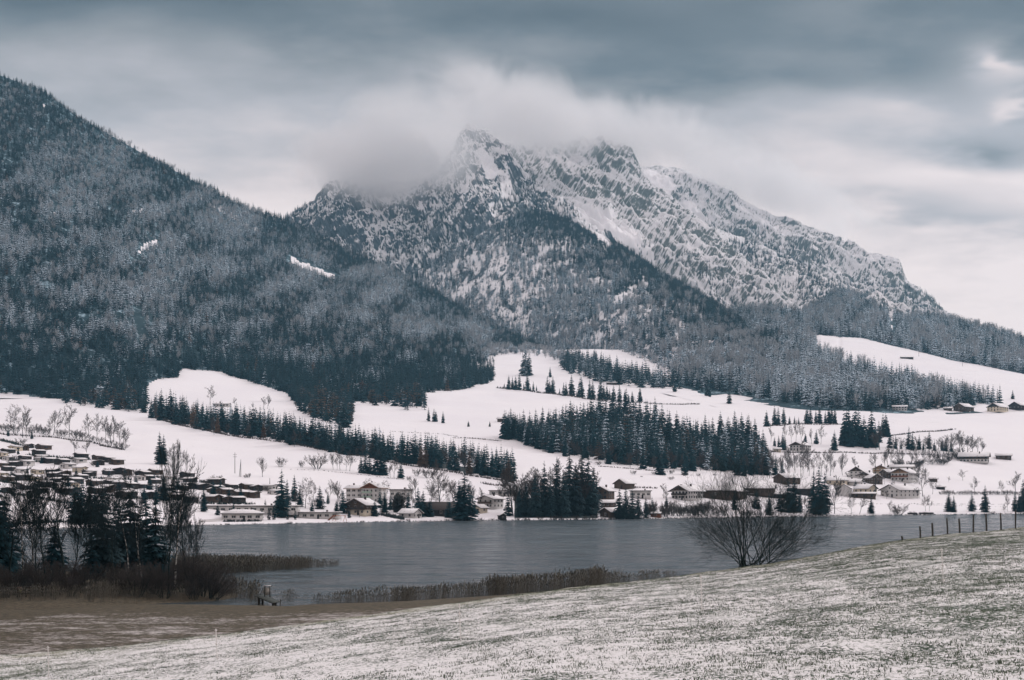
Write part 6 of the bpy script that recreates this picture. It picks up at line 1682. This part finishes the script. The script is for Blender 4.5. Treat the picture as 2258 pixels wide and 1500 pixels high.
for f in (.88, .58, .28):
    V, Fa = [], []; pts = []
    for (q, h, ln) in tops[1:]:
        pts.append(q + Vector((ln * h * f, -.06, min(h, 1.15) * f)))
    fine = []
    for a, b in zip(pts[:-1], pts[1:]):
        for s in range(5): fine.append(a.lerp(b, s / 5) - Vector((0, 0, .10 * 4 * (s / 5) * (1 - s / 5))))
    fine.append(pts[-1]); tube(V, Fa, fine, [.009] * len(fine), 4)
    link('wire', np_mesh('wire', V, Fa, [M['wire']]), fence)

# white electric-fence poles in the snow
PL = [(2080, 1284, 77, 'white electric-fence pole nearest the post and wire fence'), (1548, 1348, 80, 'white electric-fence pole in front of the many-stemmed shrub'), (1016, 1412, 82, 'white electric-fence pole below the shore reeds'), (479, 1458, 70, 'pale electric-fence pole below the little jetty'), (108, 1499, 75, 'greyish electric-fence pole by the brown lakeside meadow')]
heads = []
for (u, v, hp, l_) in PL:
    q = near_pixel(u, v); q.z = near.z_at(q.x, q.y); h = hp * q.y / F
    root = empty('fence_pole', q); root.rotation_euler = (0, random.uniform(-.05, -.03), 0); tag(root, l_, 'pole', 'white fence poles')
    V, Fa = [], []; tube(V, Fa, [Vector((0, 0, -.3)), Vector((0, 0, h * .97)), Vector((0, 0, h))], [.012, .011, .006], 6); link('rod', np_mesh('rod', V, Fa, [M['white_pole']], True), root)
    for f in (.94, .72, .5):
        V, Fa = [], []; box(V, Fa, -.028, .028, -.016, .016, h * f - .018, h * f + .018); link('wire_clip', np_mesh('wire_clip', V, Fa, [M['white_pole']]), root)
    V, Fa = [], []; box(V, Fa, -.05, .05, -.01, .01, .07, .085); link('foot_step', np_mesh('foot_step', V, Fa, [M['white_pole']]), root)

# many-stemmed bare shrub behind the brow
q = near_pixel(1664, 1252); Yb = float(ip(FE_Y, np.array([1664.]))[0][0]) + 4.5; xb = (1664 - U0) / F * Yb; zb = near.z_at(xb, Yb)
sh_root = empty('bare_shrub', (xb, Yb, zb - .1), 0.0, (1.0, 1.0, .96)); tag(sh_root, 'large many-stemmed leafless shrub fanning out on the brow of the near field', 'shrub')
def fan_shrub(seed):
    r = random.Random(seed); TV, TF, CV, CF = [], [], [], []
    def twig(p, d, L, rad, lev):
        n = 4; pts = [p]; rads = [rad]; q = p; dd = d
        for k in range(n):
            dd = (dd + Vector((r.uniform(-1, 1), r.uniform(-1, 1), r.uniform(-.8, 1.0))) * .2 + Vector((0, 0, .03))).normalized()
            q = q + dd * (L / n); pts.append(q); rads.append(max(.0040, rad * (1 - .75 * (k + 1) / n)))
        tube(CV, CF, pts, rads, 3)
        if lev >= 3: return
        for k in range((0, 5, 4)[lev]):
            f = r.uniform(.25, 1); x = f * n; i = min(n - 1, int(x)); bp = pts[i].lerp(pts[i + 1], x - i); bd = (pts[i + 1] - pts[i]).normalized()
            o = bd.orthogonal().normalized(); o.rotate(Matrix.Rotation(r.uniform(0, 6.28), 3, bd)); a = r.uniform(.35, .8)
            twig(bp, bd * math.cos(a) + o * math.sin(a), L * r.uniform(.38, .62), max(.0042, rads[i] * .6), lev + 1)
    for s in range(38):
        a = r.choice((0, math.pi)) + r.uniform(-1.0, 1.0) if s % 3 else r.uniform(0, 6.28)
        tilt = (r.uniform(.0, .45) if s < 13 else r.uniform(.45, 1.32))
        d = Vector((math.cos(a) * math.sin(tilt), math.sin(a) * math.sin(tilt) * .8, math.cos(tilt))).normalized()
        L = (6.3 if s < 13 else 6.0) * (1 - .05 * tilt) * r.uniform(.78, 1.06); rad = .050 * r.uniform(.5, 1.05) * (1 - .3 * tilt)
        off = Vector((r.uniform(-1.0, 1.0), r.uniform(-.4, .4), 0))
        n = 8; pts = [off]; rads = [rad]; q = off; dd = d
        for k in range(n):
            # stems rise and bend outwards like a fountain
            dd = (dd + Vector((r.uniform(-1, 1), r.uniform(-1, 1), 0)) * .09 + Vector((d.x, d.y, 0)) * .03 + Vector((0, 0, .03 if tilt > .8 else 0))).normalized()
            q = q + dd * (L / n); pts.append(q); rads.append(max(.005, rad * (1 - .85 * (k + 1) / n)))
        tube(TV, TF, pts, rads, 5)
        for k in range(12):
            f = .18 + .82 * (k + r.random()) / 12; x = f * n; i = min(n - 1, int(x)); bp = pts[i].lerp(pts[i + 1], x - i); bd = (pts[i + 1] - pts[i]).normalized()
            o = bd.orthogonal().normalized(); o.rotate(Matrix.Rotation(r.uniform(0, 6.28), 3, bd)); an = r.uniform(.3, .75)
            twig(bp, bd * math.cos(an) + o * math.sin(an), L * r.uniform(.24, .46) * (1.1 - .4 * f), max(.005, rads[i] * .5), 1)
    return np_mesh('shrub_stems', TV, TF, [M['moss_bark']], True), np_mesh('shrub_twigs', CV, CF, [M['twig_dark']])
M['twig_dark'] = mat_plain('dark_twigs', (0.018, 0.033, 0.038), .3, 1.0, .9)
a_, b_ = fan_shrub(77)
link('stems', a_, sh_root); link('twigs', b_, sh_root)
# a few low runners at the shrub's foot
for (u, v, hp) in ((1505, 1272, 10), (1478, 1278, 9)):
    Yq = float(ip(FE_Y, np.array([float(u)]))[0][0]) + 3; xq = (u - U0) / F * Yq
    tree_at((xq, Yq, near.z_at(xq, Yq)), hp * Yq / F * 1.5, random.choice(BUSH), 'sapling', 'thin low sapling behind the brow beside the big shrub', 'shrub', 'saplings by the big shrub', 0, 0, 1.3)

# jetty with a small ticket board
def lake_pt(u, v): x, y = on_lake(u, v); return Vector((x, y, LAKE))
ja = lake_pt(566, 1337); jetty = empty('jetty', ja, R(0)); tag(jetty, 'short wooden jetty slanting up from the bank beside the reeds', 'jetty')
k_ = ja.y / F
M['deck'] = mat_plain('wet_boards', (0.075, 0.085, 0.080), .35, 3, .8)
x0, x1 = 0.0, 62 * k_
for k in range(9):
    f0 = k / 9
    o = box_obj('plank', jetty, M['deck'], -.02, .36, -1.2, 1.3, -.04, .04)
    o.location = (.15 + f0 * (x1 - .3) * .72, 1.0 - 1.6 * f0, 1.25 - .75 * f0); o.rotation_euler = (0, R(13), R(-14))
for (x, y, zt) in ((.25, .2, 1.2), (.35, 2.2, 1.2), (x1 * .62, -.6, .6), (x1 * .62, 1.2, .6)):
    stick('pile', jetty, (x, y, -1.2), (x, y, zt), .16, M['post'])
stick('beam', jetty, (.1, .05, 1.12), (x1 * .72, -1.35, .40), .10, M['post']); stick('beam', jetty, (.1, 2.2, 1.12), (x1 * .72, .9, .40), .10, M['post'])
jb = empty('notice_board', ja + Vector((1.15, .95, 1.05)), R(-6)); tag(jb, 'small white-topped notice board standing on the jetty', 'notice board')
for x in (-.32, .32): box_obj('post', jb, M['post'], x - .05, x + .05, -.05, .05, 0, 1.35)
box_obj('panel', jb, M['frame'], -.26, .26, -.03, .03, .25, 1.2); box_obj('cap', jb, M['roof_snow'], -.42, .42, -.16, .16, 1.36, 1.46)
for (u, v) in ((600, 1331), (618, 1336)):
    q = lake_pt(u, v); o = empty('mooring_post', q); tag(o, 'short dark mooring post in the water beside the jetty', 'post', 'mooring posts')
    stick('shaft', o, (0, 0, -1), (0.03, 0, .75), .07, M['post']); stick('cap', o, (0.03, 0, .752), (.03, 0, .78), .085, M['post'])

# ---- trees of the wooded point
def pen_pt(u, v):
    x, y = on_lake(u, v, .6); z = near.z_at(x, y); return Vector((x, y, max(z, LAKE + .2)))
BIGBARE = [bare_tree('point_bare_%d' % k, 700 + k, 1, 1.0, .48, 4, (13, 7, 6, 4), .016, .55, .28, [M['moss_bark'], M['twig_dark']], minr=.0012, shrink=.5, crook=.16) for k in range(3)]
BIRCH = [bare_tree('birch_%d' % k, 710 + k, 1, 1.0, .40, 4, (15, 6, 5, 4), .0105, .15, .30, [M['birch'], M['twig_dark']], minr=.0010, shrink=.38, crook=.09) for k in range(3)]
SHRUB = [bare_tree('point_shrub_%d' % k, 720 + k, 11, .9, .45, 3, (9, 6, 4), .012, .5, .12, [M['moss_bark'], M['twig']], minr=.0018, stem_lean=.6, shrink=.5) for k in range(3)]
for (u, v, hp, k, ln, l_) in ((51, 1300, 210, 0, 0, 'slim white-barked birch near the gate of the wooded point'), (72, 1298, 230, 1, .02, 'taller white-barked birch beside the slim one near the gate'), (318, 1305, 200, 2, -.16, 'birch leaning over on the wooded point'),
                              (385, 1312, 235, 0, .03, 'straight birch with pale flecked trunk at the open end of the point'), (285, 1290, 190, 1, -.04, 'thin birch half hidden among the spruces of the point'), (303, 1296, 160, 2, .05, 'short birch behind the leaning one')):
    p = pen_pt(u, v); r_ = tree_at(p, hp * 1.1 * p.y / F, BIRCH[k], 'birch_tree', l_, 'tree', None, 0, 0, 1.0, ln, .1)
for (u, v, hp, k, w_, l_) in ((137, 1300, 185, 0, 1.05, 'dark spreading leafless tree with thick trunk in the middle of the point'), (373, 1312, 245, 1, .5, 'very straight dark trunk right beside the pale flecked birch'), (20, 1290, 170, 2, 1.0, 'leafless tree at the landward end of the point'),
                              (100, 1280, 175, 1, .9, 'leafless tree behind the two gate birches'), (180, 1275, 150, 2, .9, 'leafless tree between the thick trunk and the spruces'), (405, 1300, 150, 0, .9, 'small leafless tree at the tip of the point'), (160, 1296, 150, 1, 1.0, 'forked leafless tree just past the thick trunk'), (250, 1300, 150, 2, 1.0, 'leafless tree in front of the tall dark spruce'), (425, 1306, 120, 1, .9, 'low leafless tree among the leaning willows'), (85, 1308, 130, 0, 1.0, 'leafless tree rising over the rail fence'), (355, 1306, 170, 2, .9, 'leafless tree between the dense spruce and the flecked birch'), (210, 1288, 165, 0, .9, 'leafless tree behind the young spruce')):
    p = pen_pt(u, v); tree_at(p, hp * 1.2 * p.y / F, BIGBARE[k], 'bare_tree', l_, 'tree', None, 0, 0, w_, 0, .1)
for (u, v, hp, w_, t_, l_) in ((226, 1290, 195, 1.05, .12, 'feathery spruce with brownish top on the wooded point'), (287, 1280, 200, .95, .1, 'tall dark spruce in the centre of the point'), (343, 1296, 180, 1.0, .05, 'dense dark spruce next to the open end of the point'), (322, 1275, 170, .9, 0, 'spruce wedged behind the dense one on the point'),
                               (-8, 1285, 215, 1.0, 0, 'dark spruce at the landward edge of the point'), (205, 1300, 90, 1.3, 0, 'low young spruce in front of the feathery one'), (262, 1272, 165, .9, 0, 'slender spruce between the two tall ones of the point'), (120, 1276, 120, 1.1, 0, 'dark fir behind the thick trunk of the point'), (10, 1276, 175, 1.1, 0, 'shaggy dark spruce behind the gate of the point'), (-40, 1300, 160, 1.2, 0, 'second dark spruce at the landward edge of the point')):
    p = pen_pt(u, v); tree_at(p, hp * 1.15 * p.y / F, random.choice(BIGSPR), 'spruce_tree', l_, 'tree', None, -.35, t_, w_ * 1.45, 0, .1)
lab = 'tangled leafless shrub on the wooded point'
for k in range(40):
    u = rb.uniform(-30, 480); v = float(np.interp(u, [0, 250, 400, 500], [1322, 1318, 1316, 1314])) - abs(rb.gauss(0, 18)); hp = rb.uniform(30, 75) * (1 if u < 440 else .6)
    p = pen_pt(u, v); tree_at(p, hp * p.y / F, random.choice(SHRUB), 'shrub', lab + (' behind the rail fence' if u < 130 else (' under the spruces' if u < 345 else ' towards its open tip')), 'shrub', 'shrubs of the wooded point', 0, 0, rb.uniform(.8, 1.3), 0, .1)
for (u, v, hp, ln) in ((455, 1312, 80, .35), (470, 1314, 62, .5), (436, 1310, 92, .22)):
    p = pen_pt(u, v); tree_at(p, hp * p.y / F, SHRUB[0], 'shrub', 'slanting willow shrub leaning over the water at the tip of the point', 'shrub', 'leaning willows', 0, 0, 1.1, ln, .1)

# wooden fence and gate with a notice on the point
p = pen_pt(0, 1322); q = pen_pt(132, 1316)
gate = empty('plank_fence', p); tag(gate, 'old wooden rail fence with posts under the trees of the point', 'fence')
d = (q - p); L = d.length; ang = math.atan2(d.y, d.x)
gate.rotation_euler = (0, 0, ang)
for k in range(8):
    x = L * k / 7; box_obj('post', gate, M['post'], x - .07, x + .07, -.07, .07, -.3, 1.35)
for z in (.45, .85, 1.25):
    for k in range(3):
        box_obj('rail', gate, M['post'], L * k / 3 + .01, L * (k + 1) / 3 - .01, -.115, -.074, z - .07, z + .07)
for k in range(9): box_obj('slat', gate, M['post'], .1 + k * .13, .19 + k * .13, -.16, -.12, -.1, 1.3)
nb_ = empty('notice_sign', p + d * .34 + Vector((0, -.35, 0)), ang); tag(nb_, 'small notice with yellow-green print on the rail fence', 'sign')
M['yellow'] = mat_plain('yellow_print', (0.22, 0.24, 0.05), .15, 3)
box_obj('post', nb_, M['post'], -.04, .04, 0, .06, -.2, 1.5); box_obj('panel', nb_, M['wood'], -.32, .32, -.04, -.003, .55, 1.35); box_obj('print', nb_, M['yellow'], -.16, .18, -.05, -.043, .62, .92)
# ------------------------------------------------------------------ haze and the cloud on the summits
def box_mesh(name, lo, hi, mat):
    v = [(x, y, z) for x in (lo[0], hi[0]) for y in (lo[1], hi[1]) for z in (lo[2], hi[2])]
    f = [(0, 1, 3, 2), (4, 6, 7, 5), (0, 4, 5, 1), (2, 3, 7, 6), (0, 2, 6, 4), (1, 5, 7, 3)]
    return np_mesh(name, v, f, [mat])
hm = bpy.data.materials.new('haze'); hm.use_nodes = True
ht = NT(hm.node_tree); ht.n.clear()
ho = ht.new('ShaderNodeOutputMaterial')
pv = ht.new('ShaderNodeVolumePrincipled')
pv.inputs['Color'].default_value = (0.38, 0.74, 1.0, 1)
pv.inputs['Density'].default_value = 0.00005
pv.inputs['Anisotropy'].default_value = 0.1
ht.l.new(pv.outputs[0], ho.inputs['Volume'])
haze = link('haze', box_mesh('haze', (-3300, -60, -24), (3600, 5600, 1420), hm))
haze['kind'] = 'stuff'
haze['label'] = 'thin blue winter haze over the valley'

def mat_cloud(name, dens):
    m = bpy.data.materials.new(name); m.use_nodes = True
    t = NT(m.node_tree); t.n.clear()
    o = t.new('ShaderNodeOutputMaterial')
    p = t.new('ShaderNodeVolumePrincipled')
    oc = obj_co(t)                      # the cloud's own ellipsoid: |oc| <= 1
    r_ = t.vmath('LENGTH', oc)
    n = t.noise(geo_pos(t), 0.0060, 5.0, 0.62, 0.6)
    d = t.math('ADD', t.math('SUBTRACT', 0.80, r_), t.math('MULTIPLY', t.math('SUBTRACT', n, 0.5), 2.2))
    d = t.ramp(d, 0.0, 0.75)
    d = t.math('MULTIPLY', d, t.ramp(r_, 1.0, 0.45))
    t.put(p.inputs['Density'], t.math('MULTIPLY', d, dens))
    p.inputs['Color'].default_value = (0.985, 0.985, 0.99, 1)
    p.inputs['Anisotropy'].default_value = 0.0
    t.l.new(p.outputs[0], o.inputs['Volume'])
    return m
M['cloud'] = mat_cloud('cloud_vapour', 0.0105)
M['cloud_dense'] = mat_cloud('cloud_vapour_dense', 0.0085)
def ico(name, mat):
    import bmesh
    bm = bmesh.new(); bmesh.ops.create_icosphere(bm, subdivisions=3, radius=1.0)
    me = bpy.data.meshes.new(name); bm.to_mesh(me); bm.free(); me.materials.append(mat); return me
CLOUD_ME = ico('cloud_bank', M['cloud']); CLOUD_DENSE = ico('cloud_bank_dense', M['cloud_dense'])
for (u, v, Y, ru, rv, ry, rot, lab) in (
        (775, 372, 3450, 210, 85, 560, 0.08, 'low grey end of the cloud bank over the blunt shoulder of the ridge'),
        (885, 335, 3450, 290, 140, 620, -0.10, 'soft grey cloud bank sitting on the ridge beside the sharp peak'),
        (1120, 250, 3800, 320, 110, 480, 0.15, 'torn pale cloud wrapped round the tip of the sharp peak'),
        (1310, 298, 4250, 420, 100, 480, 0.06, 'flat pale cloud lying on the top of the snowy rock wall'),
        (1690, 415, 4700, 400, 92, 450, 0.42, 'thin veil of cloud along the far sloping rock crest')):
    k = Y / F
    o = link('cloud', CLOUD_DENSE if u < 900 else CLOUD_ME)
    o.location = ((u - U0) * k, Y, (V0 - v) * k); o.scale = (ru * k, ry, rv * k); o.rotation_euler = (0, rot, 0)
    tag(o, lab, 'cloud', 'clouds caught on the summits', None)
